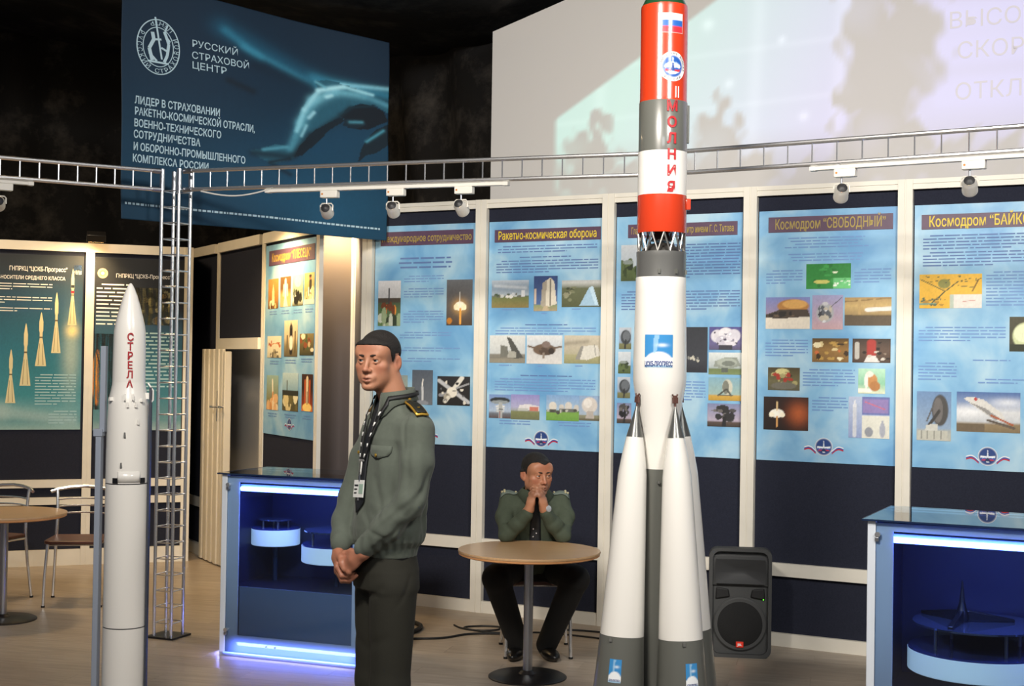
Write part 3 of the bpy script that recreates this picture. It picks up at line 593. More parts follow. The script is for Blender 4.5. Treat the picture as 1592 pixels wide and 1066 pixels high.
ph['nightlaunch'] = [('g', [(0, '#5c5430'), (.25, '#4a4a34'), (.5, '#22241c'), (.55, '#8cb0c0'), (1, '#b8d0d4')]), ('blot', 12, (.1, .1, .9, .38), .14, ['#d8c890', '#a89858', '#e8e0b8', '#6c6438']), ('l', .3, .55, .3, .78, .03, '#4a4a40'), ('r', 0, .4, 1, .53, '#2c2c20')]
ph['fire'] = [('g', [(0, '#e88030'), (.2, '#8c3814'), (.6, '#2c120a'), (1, '#3c1a0e')]), ('l', .5, .15, .5, .85, .1, '#e8d0a8'), ('l', .3, .1, .3, .8, .06, '#c8541c'), ('l', .72, .1, .72, .8, .06, '#c8541c'), ('e', .5, .1, .4, .12, '#ffd87c'), ('l', .5, .2, .5, .5, .03, '#3c1c10')]

def back_poster(i, label, title, tq, size, fit, photos, lines, emb=None, ymt=None):
    P = Poster(label, BW, BRZ, PX[i] if i else PX[0], .05, .912, 1.14, 2.69, SKYP)
    P.title(tq, title, size, fit, ymt)
    for q, k in photos: P.photo(q, ph[k])
    for l in lines: P.lines(*l[:4], **(l[4] if len(l) > 4 else {}))
    if emb: P.emblem(*emb)
    return P
OLV = mat('dull_yellow_ink', '#a8934a', .5)
C_ = dict(center=True)
back_poster(0, 'sky blue poster nearest the young man with a grey launch-flash photo', 'Международное сотрудничество', (.096, .864, 2.547, 2.647), .068, .74,
    [((.082, .274, 1.972, 2.297), 'pad'), ((.656, .864, 1.977, 2.297), 'flash'), ((.164, .344, 1.418, 1.621), 'field'), ((.382, .553, 1.415, 1.661), 'plume'), ((.591, .856, 1.417, 1.620), 'satellite')],
    [(.2, .75, 2.46, 3, .032, C_) if 0 else (.2, .75, 2.46, 3, dict(lh=.032, center=True, mt=INKD)), (.3, .63, 2.33, 3), (.3, .63, 2.24, 4), (.3, .63, 2.08, 5), (.27, .7, 1.93, 3), (.27, .77, 1.82, 2), (.3, .77, 1.745, 2)], (.48, 1.21, .055), OLV)
back_poster(1, 'sky blue poster with ten photos right above the seated officer', 'Ракетно-космическая оборона', (.095, .895, 2.548, 2.634), .078, .74,
    [((.077, .365, 2.098, 2.286), 'landscape'), ((.403, .581, 2.074, 2.311), 'tower'), ((.614, .902, 2.100, 2.279), 'slope'), ((.067, .343, 1.720, 1.908), 'radarhill'), ((.355, .623, 1.717, 1.909), 'snowdish'), ((.638, .915, 1.723, 1.910), 'bunker'),
     ((.069, .239, 1.340, 1.502), 'mushroom'), ((.240, .459, 1.337, 1.506), 'whitehouse'), ((.510, .754, 1.338, 1.510), 'domes'), ((.755, .913, 1.345, 1.510), 'bigdome')],
    [(.12, .87, 2.52, 3, dict(mt=INKD)), (.25, .75, 2.445, 1, dict(mt=INKD, ragged=0)), (.11, .88, 2.42, 5, dict(mt=INKD)), (.3, .67, 1.985, 1, dict(mt=INKD, ragged=0)), (.11, .87, 1.962, 3), (.27, .75, 1.64, 1, dict(mt=INKD, ragged=0)), (.11, .87, 1.615, 5), (.12, .33, 2.088, 1), (.42, .57, 2.062, 1), (.65, .87, 2.09, 1), (.1, .3, 1.708, 1), (.4, .58, 1.705, 1), (.68, .88, 1.71, 1), (.12, .42, 1.328, 2, dict(center=True)), (.58, .86, 1.33, 2, dict(center=True))], (.475, 1.21, .056))
back_poster(2, 'sky blue poster half hidden behind the tall red and white rocket', 'Главный испытательный центр имени Г. С. Титова', (.132, .879, 2.550, 2.637), .062, .70,
    [((.084, .211, 2.268, 2.504), 'palms'), ((.077, .164, 1.822, 1.963), 'dish_d'), ((.073, .162, 1.662, 1.804), 'palms'), ((.070, .161, 1.501, 1.639), 'dish_d'), ((.069, .171, 1.336, 1.469), 'duskdish'), ((.536, .690, 1.677, 1.967), 'nightpad'),
     ((.701, .919, 1.823, 1.968), 'whitedishes'), ((.699, .919, 1.667, 1.806), 'greydish'), ((.700, .916, 1.502, 1.648), 'yellowdish'), ((.695, .916, 1.337, 1.483), 'duskdish')],
    [(.24, .9, 2.5, 12, dict(mt=INKD)), (.09, .9, 2.2, 7, dict(mt=INKD)), (.5, .68, 1.62, 7)], (.44, 1.225, .056), OLV)
back_poster(3, 'sky blue poster with a green map right of the tall rocket', 'Космодром “СВОБОДНЫЙ”', (.111, .878, 2.555, 2.650), .086, .68,
    [((.354, .629, 2.202, 2.355), 'greenmap'), ((.100, .379, 1.956, 2.152), 'cargo'), ((.394, .584, 1.953, 2.163), 'sputnik'), ((.594, .874, 1.977, 2.147), 'hangar'), ((.397, .621, 1.754, 1.899), 'workshop'), ((.644, .872, 1.754, 1.898), 'redrocket'),
     ((.119, .321, 1.576, 1.717), 'engine'), ((.681, .842, 1.568, 1.718), 'suit'), ((.094, .377, 1.330, 1.535), 'night'), ((.625, .870, 1.300, 1.548), 'chart')],
    [(.2, .75, 2.52, 4, dict(center=True)), (.2, .75, 2.42, 3, dict(center=True)), (.1, .33, 2.32, 5), (.65, .87, 2.32, 5), (.1, .37, 1.89, 6), (.34, .66, 1.71, 6), (.4, .62, 1.54, 5)], (.475, 1.237, .055), OLV)
back_poster(4, 'sky blue poster with a yellow map at the right edge', 'Космодром “БАЙКОНУР”', (.091, .878, 2.545, 2.632), .086, .70,
    [((.082, .437, 2.079, 2.279), 'map'), ((.591, .84, 1.829, 2.028), 'greenball'), ((.074, .271, 1.301, 1.589), 'bigdish'), ((.302, .654, 1.361, 1.592), 'transporter')],
    [(.1, .88, 2.51, 5, dict(mt=INKD)), (.1, .88, 2.41, 5, dict(mt=INKD)), (.46, .88, 2.29, 11), (.08, .57, 1.97, 5), (.08, .3, 1.76, 6), (.35, .65, 1.78, 1, dict(ragged=0)), (.42, .8, 1.67, 2)], (.478, 1.222, .055))
P = Poster('narrow sky blue poster with warm lamp light beside the doorway', AW, ARZ, 0, 2.36, 3.41, 1.147, 2.60, SKYP)
P.title((2.44, 3.40, 2.44, 2.555), 'Космодром “ПЛЕСЕЦК”', .09, .82, mat('gold_ink', '#c8a84a', .5))
for q, k in zip([(2.43, 2.655, 2.109, 2.337), (2.70, 2.92, 2.117, 2.342), (2.96, 3.175, 2.117, 2.345), (3.20, 3.396, 2.122, 2.348), (2.43, 2.74, 1.733, 1.898), (2.80, 3.078, 1.743, 2.012), (3.124, 3.403, 1.753, 1.910), (2.43, 2.69, 1.334, 1.598), (2.781, 3.111, 1.340, 1.621), (3.181, 3.40, 1.350, 1.617)],
                ['goldrocket', 'whiterocket', 'balloon', 'person', 'birds', 'blackrocket', 'crowd', 'cloudlaunch', 'nightlaunch', 'fire']): P.photo(q, ph[k])
for x0, x1, z in ((2.45, 2.64, 2.09), (2.72, 2.9, 2.09), (2.98, 3.16, 2.09), (3.22, 3.38, 2.09), (2.46, 2.72, 1.71), (2.82, 3.06, 1.72), (3.14, 3.4, 1.73), (2.46, 2.68, 1.31), (2.8, 3.1, 1.315), (3.2, 3.38, 1.32)): P.lines(x0, x1, z, 2, center=True)
P.emblem(2.94, 1.24, .045)

# two dark posters on the left wall
def rocket_print(P, q, y=-.007, stripes=False):
    x0, x1, z0, z1 = q; w2 = (x1-x0)/2; h = z1-z0; cx = P.X((x0+x1)/2); zb = P.Z(z0)
    cream = mat('rocket_cream_ink', '#d8cfa4', .5); dk = mat('rocket_brown_ink', '#6a5a3a', .5)
    def poly(name, pts, mt): link(name, mkmesh(name, [(cx+a*w2, y, zb+b*h) for a, b in pts], [tuple(range(len(pts)))], mt, False), P.o)
    poly('rocket_boosters', [(-1, 0), (1, 0), (.42, .40), (.28, .5), (-.28, .5), (-.42, .40)], cream)
    y -= .0006; poly('rocket_stripe', [(-.5, .02), (-.4, .02), (-.2, .42), (-.26, .42)], dk); poly('rocket_stripe', [(.4, .02), (.5, .02), (.26, .42), (.2, .42)], dk)
    poly('rocket_body', [(-.26, .45), (.26, .45), (.26, .62), (.36, .66), (.36, .82), (.1, .97), (0, 1), (-.1, .97), (-.36, .82), (-.36, .66), (-.26, .62)], cream)
    y -= .0006; poly('rocket_stripe', [(-.28, .52), (.28, .52), (.28, .545), (-.28, .545)], dk)
    if stripes:
        poly('rocket_stripe', [(-.34, .56), (.34, .56), (.34, .61), (-.34, .61)], RED); poly('rocket_stripe', [(-.34, .66), (.34, .66), (.34, .71), (-.34, .71)], mat('black_ink', '#1a1c20', .5))
SEA = [('g', [(0, '#8fb4b4'), (.05, '#4c8c98'), (.12, '#5a98a4'), (.2, '#2f8494'), (.45, '#1c6c86'), (.7, '#184a68'), (.88, '#142838'), (1, '#101c28')]), ('s', .1, .08, .5, .1, .05, '#a8c4c4', .7), ('s', .5, .1, .95, .05, .04, '#9cbcc0', .7), ('h', .0, .14, .2, .05, '#c4d4d0', .6), ('h', .93, .42, .07, .26, '#9fb4b0', .85), ('h', .935, .57, .045, .045, '#f0e0a0', .95)]
P = Poster('dark teal poster showing five cream rockets lifting off in a row', LW, LRZ, 0, -.62, .605, 1.111, 2.55, mat('poster_dark', '#142030', .5))
P.photo((-.615, .6, 1.116, 2.545), SEA, 'sea_print')
text('heading_text', P.o, 'ГНПРКЦ "ЦСКБ-Прогресс"', .05, flat(P.X(.25), P.Z(2.415), -.008), INKW, bold=.012, fit=.45)
text('heading_text', P.o, 'РАКЕТЫ-НОСИТЕЛИ СРЕДНЕГО КЛАССА', .04, flat(P.X(.14), P.Z(2.345), -.008), INKW, bold=.012, fit=.64)
for z, n in ((2.31, 3), (2.2, 3), (2.11, 2)): P.lines(-.45, .36, z, n, .022, INKW, th=.3)
for q, s in (((.485, .556, 1.978, 2.445), 1), ((.36, .434, 1.745, 2.247), 0), ((.236, .324, 1.636, 2.079), 0), ((.12, .205, 1.474, 1.987), 0), ((.012, .091, 1.332, 1.771), 0)): rocket_print(P, q, stripes=s)
P.lines(.24, .56, 1.57, 11, .024, mat('pale_teal_ink', '#9fc4cc', .6)); P.lines(.35, .57, 1.27, 5, .024, MATS['pale_teal_ink'])
P.photo((.527, .588, 2.397, 2.474), [('g', [(0, '#e8eaec'), (.3, '#e8eaec'), (.31, '#3a6ea8'), (1, '#2c5a94')]), ('e', .5, .2, .6, .25, '#eef0f2')], 'logo')
P = Poster('dark poster with an orange flame photo behind the slim white rocket', LW, LRZ, 0, .697, 1.42, 1.104, 2.55, MATS['poster_dark'])
P.photo((.70, 1.417, 1.109, 2.545), [('g', [(0, '#8fa8ac'), (.06, '#5a8890'), (.2, '#2f7484'), (.5, '#1f5870'), (.62, '#2a4a64'), (.72, '#141c28'), (1, '#0e141c')])], 'sea_print')
text('heading_text', P.o, 'ГНПРКЦ "ЦСКБ-Прогресс"', .045, flat(P.X(1.09), P.Z(2.385), -.008), INKW, bold=.012, fit=.45)
P.lines(.71, 1.0, 2.33, 11, .033, INKW, th=.34); P.lines(1.02, 1.38, 1.93, 16, .032, MATS['pale_teal_ink'])
P.photo((1.018, 1.328, 1.993, 2.305), [('g', [(0, '#4a4a2c'), (1, '#5a5a44')]), ('blot', 40, (0, 0, 1, 1), .09, ['#2c2c18', '#8a8458', '#c8c090', '#3c4428', '#a88c50'])])
P.photo((.692, .99, 1.280, 1.913), [('g', [(0, '#14100c'), (1, '#1c1a18')]), ('e', .14, .42, .16, .36, '#f0902a'), ('e', .12, .5, .12, .24, '#e89a3c'), ('l', .1, .75, .26, .4, .02, '#3c2410')])
print_disc('emblem', P.o, .042, [('g', [(0, '#d8b48c'), (1, '#d8b48c')]), ('e', .5, .5, .3, .3, '#b88c5c'), ('e', .5, .5, .18, .18, '#e0d8c8')], flat(P.X(.757), P.Z(2.416), -.008))

# ------------------------------------------------------------------ blue banner
BC = [Vector((-2.45, 8.62, 2.585)), Vector((-.90, 9.86, 2.58)), Vector((-.925, 9.86, 3.99)), Vector((-2.47, 8.62, 4.09))]
bo = BC[0].copy(); bdir = Vector((BC[1].x-BC[0].x, BC[1].y-BC[0].y)); bl = bdir.length; brz = math.atan2(bdir.y, bdir.x)
ban = thing('banner', 'large dark blue cloth banner with a leaping dolphin, hung above the truss', 'banner', bo, brz)
def bmap(x, z):   # x,z in banner units 0..1 centred
    u = x+.5; v = z+.5
    z0 = 0+(-.005)*u; z1 = (4.09-2.585)*(1-u)+(3.99-2.585)*u
    return (u*bl-.02*v, .012*np.sin(u*9+v*2)+.006*np.sin(v*11-u*5), z0+(z1-z0)*v)
def bz(x, y):  # zoom px -> uv
    u = (x-465)/1025; t = -70+235*u; b = 830+100*u
    return u, 1-(y-t)/(b-t)
DOL = [bz(*q) for q in ((918, 570), (960, 572), (1020, 552), (1085, 560), (1100, 490), (1125, 420), (1160, 370), (1195, 340), (1180, 308), (1230, 305), (1300, 322), (1380, 350), (1440, 375), (1492, 400), (1492, 440), (1430, 405), (1370, 398), (1320, 412), (1290, 445), (1310, 460), (1250, 490), (1190, 545), (1130, 590), (1080, 612), (1010, 628), (965, 605))]
BEL = [bz(*q) for q in ((1100, 600), (1120, 560), (1180, 500), (1240, 470), (1290, 450), (1310, 462), (1250, 495), (1190, 550), (1130, 596))]
D2 = [bz(*q) for q in ((1492, 480), (1440, 500), (1400, 535), (1375, 580), (1362, 625), (1395, 600), (1440, 590), (1492, 560))]
FIN = [bz(*q) for q in ((1310, 455), (1370, 462), (1400, 480), (1350, 495), (1300, 480))]
def S(a, b, wd, c, al): (x0, z0), (x1, z1) = bz(*a), bz(*b); return ('s', x0, z0, x1, z1, wd, c, al)
BOPS = [('g', [(0, '#144a66'), (.25, '#14506e'), (.6, '#10405c'), (1, '#0e3550')]), ('h', .75, .15, .5, .3, '#2a6f92', .8), ('h', .35, .95, .3, .3, '#123c58', .6),
        S((820, 110), (1180, 310), .045, '#2c7a9c', .7), S((830, 120), (960, 220), .02, '#4a9cb8', .6), S((900, 180), (1190, 330), .018, '#5aaac4', .55), S((1180, 300), (1490, 370), .03, '#4f9cb6', .8), S((1250, 320), (1490, 345), .012, '#bcdce4', .6), S((840, 310), (930, 350), .015, '#0a2638', .8), S((950, 250), (1150, 330), .03, '#0c2c44', .6),
        S((1200, 560), (1490, 520), .12, '#1c6488', .6), ('p', [bz(1290, 440), bz(1330, 405), bz(1400, 398), bz(1470, 430), bz(1490, 470), bz(1400, 500), bz(1320, 490)], '#0b2232'),
        ('p', DOL, '#3f7a90'),
        S((1085, 570), (1125, 470), .020, '#6fa6b8', .8), S((1125, 470), (1175, 385), .024, '#86b6c4', .8), S((1175, 385), (1260, 350), .024, '#9cc4ce', .8), S((1260, 350), (1380, 368), .020, '#90bcc8', .8), S((1380, 368), (1490, 410), .014, '#78aabb', .8),
        S((1110, 500), (1140, 420), .010, '#bcd8de', .7), S((1140, 420), (1195, 350), .010, '#d4e6ea', .7), S((1195, 345), (1300, 332), .010, '#e6f0f2', .85), S((1300, 332), (1420, 366), .008, '#cfe2e6', .8), S((1185, 312), (1225, 335), .007, '#8fbcc8', .8),
        S((1160, 450), (1180, 430), .008, '#e4eef0', .6), S((1230, 370), (1250, 365), .008, '#eef4f4', .7), S((1130, 520), (1150, 480), .007, '#d0e2e6', .5),
        ('p', BEL, '#0e2c3c'), S((1100, 595), (1170, 520), .016, '#0c2636', .85), S((1170, 520), (1290, 450), .014, '#0e2c3c', .85), S((1290, 440), (1330, 412), .010, '#1c4656', .8), S((1330, 412), (1430, 408), .006, '#1c4656', .8),
        S((935, 585), (1080, 600), .018, '#143c4e', .85), S((975, 572), (1070, 562), .008, '#7ab0c0', .7), S((1000, 620), (1080, 608), .008, '#0b2434', .8), ('p', FIN, '#16384a'), S((1330, 468), (1380, 470), .008, '#7ab4c4', .7),
        ('p', D2, '#10303f'), S((1400, 545), (1470, 505), .008, '#6fb0c2', .8), S((1010, 630), (1080, 668), .012, '#0c2a3c', .7), ('n', .06)]
print_grid('cloth', ban, 1, 1, 220, 170, lambda U, V: (lambda C: C*(.5+.6*np.clip((C.mean(-1, keepdims=True)-.12)/.35, 0, 1))*np.array([.56, .95, 1.05]))(paint(BOPS, U, V)), bmap, mat('printed_cloth', attr=True, rough=.75))
s = ban.children[0].modifiers.new('thick', 'SOLIDIFY'); s.thickness = .003; s.offset = -1
ICE = mat('pale_blue_ink', '#b4d0dc', .6)
def btext(body, size, x, y, fitpx, bold=.012, mt=ICE, slope=True):
    u, v = bz(x, y); wd = fitpx/1025*1.0
    g = lambda X, Z: (lambda p: (p[0], p[1]-.004, p[2]))(bmap(u-.5+X, v-.5+Z))
    a, f = text_geo(body, size, bold, 'LEFT'); a = a.copy(); a[:, 0] *= wd/(a[:, 0].max()-a[:, 0].min())
    X, Y, Z = g(a[:, 0], a[:, 1]); link('slogan_text', mkmesh('slogan_text', np.stack([X, Y, Z], -1), f, mt, False), ban)
for t_, x, y, fp in (('РУССКИЙ', 705, 182, 165), ('СТРАХОВОЙ', 705, 226, 208), ('ЦЕНТР', 705, 264, 122)): btext(t_, .042, x, y, fp, .004)
for t_, x, y, fp in (('ЛИДЕР В СТРАХОВАНИИ', 508, 398, 298), ('РАКЕТНО-КОСМИЧЕСКОЙ ОТРАСЛИ,', 508, 440, 430), ('ВОЕННО-ТЕХНИЧЕСКОГО', 506, 484, 306), ('СОТРУДНИЧЕСТВА', 505, 526, 234), ('И ОБОРОННО-ПРОМЫШЛЕННОГО', 505, 572, 398), ('КОМПЛЕКСА РОССИИ', 503, 616, 266)): btext(t_, .044, x, y, fp, .02)
# small address line, too fine to read: word dashes
v = []; f = []; rs = random.Random(3); u = .012
while u < .97:
    wl = .004+rs.random()*.012
    for k in range(2):
        pass
    n = len(v); zc = .062-.012*u
    for (a, b) in ((u, zc), (u+wl, zc), (u+wl, zc+.009), (u, zc+.009)):
        p = bmap(a-.5, b-.5); v.append((p[0], p[1]-.004, p[2]))
    f.append((n, n+1, n+2, n+3)); u += wl+.004
link('address_line', mkmesh('address_line', v, f, ICE, False), ban)
# oval seal with an archer figure
cu, cv = bz(590, 186)
sm = lambda x, z: (lambda p: (p[0], p[1]-.004, p[2]))(bmap(cu-.5+x, cv-.5+z))
def oval(name, rx, rz, wd, n=48):
    v = []; f = []
    for i in range(n):
        a = 2*PI*i/n
        for k in (0, 1): p = sm((rx-k*wd)*math.cos(a), (rz-k*wd*1.1)*math.sin(a)); v.append(p)
    for i in range(n): a, b = 2*i, 2*((i+1) % n); f.append((a, b, b+1, a+1))
    link(name, mkmesh(name, v, f, ICE, False), ban)
oval('seal_ring', .073, .118, .004); oval('seal_ring', .052, .085, .003)
ring_text('seal_text', ban, 'РУССКИЙ СТРАХОВОЙ ЦЕНТР', .024, .0625, .1015, R(150), R(150+320), sm, ICE, 0, True)
v = []; f = []
def stroke(pts, wd):
    for (a, b) in zip(pts[:-1], pts[1:]):
        dx, dz = b[0]-a[0], b[1]-a[1]; L = math.hypot(dx, dz); nx_, nz_ = -dz/L*wd, dx/L*wd; n = len(v)
        for q in ((a[0]-nx_, a[1]-nz_), (b[0]-nx_, b[1]-nz_), (b[0]+nx_, b[1]+nz_), (a[0]+nx_, a[1]+nz_)): v.append(sm(*q))
        f.append((n, n+1, n+2, n+3))
stroke([(-.012, .125), (.012, -.05)], .003); stroke([(-.02, -.06), (-.03, -.01), (-.015, .03), (-.02, .06)], .006); stroke([(-.015, .03), (.01, .035)], .004); stroke([(.02, .07), (.035, .02), (.03, -.03), (.02, -.06)], .005); stroke([(.03, .1), (.02, .06), (.04, .03)], .003); stroke([(-.035, -.065), (.035, -.065)], .004); stroke([(-.03, -.03), (-.005, -.06)], .004); stroke([(.01, .0), (.035, -.015)], .004)
link('seal_archer', mkmesh('seal_archer', v, f, ICE, False), ban)
# ------------------------------------------------------------------ tall red, grey and white rocket with four boosters
RK = mat('rocket_orange', '#c43a1a', .25, coat=.6); GRN = mat('rocket_green', '#20482c', .3, coat=.5); GRY = mat('rocket_grey', '#62635d', .3, coat=.45)
RWH = mat('rocket_white', '#e9e6df', .26, coat=.5); LTG = mat('rocket_bare_metal', '#8c8c88', .32, .6)
BRN = mat('fitting_brown', '#5a3c34', .5)
mo = thing('rocket_model', 'tall orange, grey and white rocket model with four conical boosters', 'rocket', (.664, 6.2, 0), 0, 'rocket models')
def lathe(name, prof, mt, parent, n=48, ang=40): return MB().lathe(prof, n).build(name, mt, parent, ang=ang)
lathe('nose_cone', [(.1035, 3.327), (.084, 3.365), (.07, 3.45), (.05, 3.56), (.025, 3.65), (.004, 3.68)], GRN, mo)
lathe('fairing', [(.1075, 2.893), (.1065, 2.90), (.1055, 2.91), (.1055, 3.315), (.104, 3.328)], RK, mo)
lathe('grey_section', [(.1085, 2.672), (.1085, 2.893), (.1065, 2.897)], GRY, mo)
lathe('white_section', [(.1095, 2.478), (.1095, 2.672)], RWH, mo)
f_ = lathe('orange_section', [(.1085, 2.31), (.110, 2.315), (.110, 2.478)], RK, mo)
b = MB(); b.box(-.01, .012, -.014, .012, 0, .05); b.build('bracket', RK, mo, (.112, -.02, 2.415), (0, 0, R(10)), .003)
b = MB(); b.box(-.006, .006, -.01, .01, 0, .17); b.build('cable_duct', GRY, mo, (.110, -.01, 2.715), None, .002)
# open lattice between the stages
for i in range(12):
    a0 = 2*PI*i/12; b = MB()
    P0 = (.104*math.cos(a0), .104*math.sin(a0), 2.311); a1 = a0+PI/12; a2 = a0-PI/12
    b.cyl(P0, (.104*math.cos(a1), .104*math.sin(a1), 2.226), .0042, None, 6); b.cyl(P0, (.104*math.cos(a2), .104*math.sin(a2), 2.226), .0042, None, 6)
    b.build('strut', mat('lattice_metal', '#9a9894', .3, .8), mo)
lathe('inner_dome', [(.085, 2.22), (.08, 2.24), (.05, 2.262), (.02, 2.27), (.002, 2.271)], mat('dome_metal', '#4a4844', .4, .6), mo)
lathe('engine_bell', [(.05, 2.275), (.03, 2.315)], mat('dome_metal', '#4a4844', .4, .6), mo, 20)
lathe('ring_section', [(.1105, 2.111), (.1105, 2.2), (.1115, 2.205), (.1115, 2.226), (.10, 2.227)], mat('ring_grey', '#7d7d7a', .3, .5), mo)
for k in range(6):
    a = R(-100+k*40); b = MB(); b.box(-.005, .005, -.005, .004, -.01, .01); b.build('bolt_block', GRY, mo, (.113*math.cos(a), .113*math.sin(a), 2.135), (0, 0, a+PI/2))
lathe('core_stage', [(.067, 1.258), (.074, 1.32), (.088, 1.45), (.104, 1.56), (.116, 1.625), (.1195, 1.66), (.1195, 1.74), (.116, 1.9), (.1125, 2.05), (.1125, 2.108), (.111, 2.112)], RWH, mo)
lathe('core_lower', [(.075, .151), (.074, .18), (.067, 1.258)], GRY, mo)
b = MB(); b.lathe([(.006, 0), (.007, .012), (.004, .018)], 10); b.build('bolt_block', LTG, mo, (-.006, -.068, 1.2), (R(90), 0, 0))
BP = [(.003, 1.545), (.02, 1.475), (.0375, 1.404), (.052, 1.32), (.0635, 1.237), (.080, .9), (.097, .534), (.112, .287), (.115, .19)]
def brad(z): return float(np.interp(z, [q[1] for q in BP[::-1]], [q[0] for q in BP[::-1]]))
LOGO = [('g', [(0, '#eef0f0'), (1, '#eef0f0')]), ('r', .0, .3, 1, 1, '#3f8cc8'), ('e', .5, .12, .52, .36, '#eef2f4'), ('p', [(.3, .4), (.34, .98), (.52, .98), (.42, .45)], '#9cc6e4', .75), ('h', .62, .68, .22, .06, '#e8f2f8', .9), ('r', 0, 0, 1, .06, '#9fc0d8')]
tau = math.atan(.078/1.258)
for k, al in enumerate((-60.8, 29.2, 119.2, -150.8)):
    a = R(al); z0 = .19
    bs = MB().lathe([(r, z-z0) for r, z in BP[6:1:-1]], 40).build('booster', RWH, mo)
    rb = .205; bs.location = (rb*math.sin(a), -rb*math.cos(a), z0); bs.rotation_euler = (-tau, 0, a)
    MB().lathe([(r, z-z0) for r, z in ((.115, .19), (.112, .287), (.0972, .533))], 40).build('booster_tail', GRY, bs)
    MB().lathe([(r, z-z0) for r, z in ((.038, 1.403), (.02, 1.475), (.004, 1.54))], 28).build('booster_tip', mat('tip_grey', '#6a6b68', .28, .55), bs)
    b = MB(); b.box(-.012, .012, -.006, .006, 1.365, 1.392); b.tube([(-.014, 0, 1.405), (0, 0, 1.38), (.014, 0, 1.405)], .004, 6); b.tube([(0, 0, 1.35), (0, 0, 1.40)], .005, 8); b.build('tip_fitting', BRN, bs)
    if k < 3:
        gz = .19+.115; ph0 = -a+R(-6)+(R(-10) if k == 0 else R(24) if k == 1 else 0)
        rf = lambda z: np.interp(z+z0, [q[1] for q in BP[::-1]], [q[0] for q in BP[::-1]])+.0015
        if k < 2:
            print_grid('logo_sticker', bs, .055, .10, 14, 22, LOGO, conemap(rf, ph0, .20), PRINTG)
            text('logo_text', bs, 'ЦСКБ-ПРОГРЕСС', .012, conemap(lambda z: rf(z)+.001, ph0, .156), mat('navy_ink', '#1f3c80', .5), bold=.03, fit=.05)
        b = MB(); b.box(-.006, .006, -.006, .004, -.008, .008); b.build('bolt_block', LTG, bs, (rf(.33)*math.sin(ph0-.3), -rf(.33)*math.cos(ph0-.3), .33), (0, 0, ph0))
# flag, seal, letters
FLAG = [('g', [(0, '#d8303a'), (.33, '#d8303a'), (.34, '#2a62b4'), (.66, '#2a62b4'), (.67, '#f0f0ee'), (1, '#f0f0ee')]), ('nn',)]
FLAG = FLAG[:1]
print_grid('flag_sticker', mo, .118, .088, 30, 24, lambda U, V: np.where(((U < .015) | (U > .985) | (V < .03) | (V > .98))[..., None], np.array(lin('#e8c8c0')), paint(FLAG, U, V)), cylmap(.1068, R(11), 3.235), PRINTG)
SEAL = [('g', [(0, '#f2f2ef'), (1, '#f2f2ef')]), ('e', .5, .5, .37, .37, '#2458a8'), ('e', .5, .45, .3, .2, '#eef2f4'), ('r', .2, .4, .8, .46, '#2a5cae'), ('r', .24, .33, .76, .40, '#c83238'), ('p', [(.43, .34), (.57, .34), (.53, .62), (.5, .8), (.47, .62)], '#2a4a90'), ('p', [(.2, .56), (.5, .68), (.8, .56), (.5, .62)], '#9cc0e0'), ('p', [(.47, .62), (.53, .62), (.5, .82)], '#eef2f4')]
print_disc('seal_sticker', mo, .066, SEAL, cylmap(.107, R(16), 3.042), 14, 44, PRINTG)
BLK = mat('black_ink', '#1a1c20', .5)
sm2 = cylmap(.1078, R(16), 3.042)
ring_text('seal_text', mo, 'КОСМИЧЕСКИЕ ВОЙСКА', .015, .0575, .0575, R(192), R(-12), sm2, BLK, .02)
ring_text('seal_text', mo, 'РОССИИ', .015, .0575, .0575, R(232), R(308), sm2, BLK, .02, True)
for i, ch in enumerate('МОЛНИЯ'): text('letter', mo, ch, .062, cylmap(.1128, R(15), 2.845-i*.0715), mat('letter_red', '#b01820', .5), bold=.035, sx=1.0)
for x in (-.007, .007): print_grid('tick_mark', mo, .006, .05, 1, 2, [('g', [(0, '#f0f0e8'), (1, '#f0f0e8')])], cylmap(.1078, R(28)+x/.107, 2.93), PRINTG)
print_grid('logo_sticker', mo, .128, .145, 30, 34, LOGO, cylmap(.1205, R(-9), 1.782), PRINTG)
text('logo_text', mo, 'ЦСКБ-ПРОГРЕСС', .030, cylmap(.1225, R(-9), 1.715), MATS['navy_ink'], bold=.035, fit=.128)
pd = MB(); pd.lathe([(.36, 0), (.36, .135), (.345, .15)], 48); po = pd.build('pedestal', mat('pedestal_black', '#1b1b1e', .4), None, (.664, 6.2, 0)); tag(po, 'low round black pedestal under the tall booster rocket', 'pedestal')

# ------------------------------------------------------------------ slim white rocket
st = thing('rocket_model', 'slim plain white rocket model with pointed nose and red vertical letters', 'rocket', (-1.797, 6.5, 0), 0, 'rocket models')
k_ = 1/330.8
lathe('nose_cone', [(.0755, 1.602), (.0745, 1.75), (.0725, 1.841), (.066, 1.88), (.058, 1.915), (.045, 1.965), (.033, 2.007), (.02, 2.04), (.012, 2.056), (.005, 2.066), (.001, 2.068)], RWH, st)
lathe('upper_stage', [(.0985, 1.134), (.0985, 1.25), (.096, 1.40), (.0925, 1.50), (.089, 1.53), (.082, 1.56), (.0765, 1.59), (.0755, 1.603)], RWH, st)
lathe('seam_ring', [(.0975, 1.128), (.0975, 1.136)], DARKLN, st)
lathe('middle_stage', [(.0985, .466), (.0985, 1.129)], RWH, st); lathe('seam_ring', [(.0975, .46), (.0975, .468)], DARKLN, st); lathe('lower_stage', [(.0985, .05), (.0985, .461)], RWH, st)
for i, ch in enumerate('СТРЕЛА'): text('letter', st, ch, .048, cylmap(.0785+.0025*(i == 5), R(18), 1.797-i*.0435), mat('crimson_ink', '#a01c24', .5), bold=.025, sx=.9)
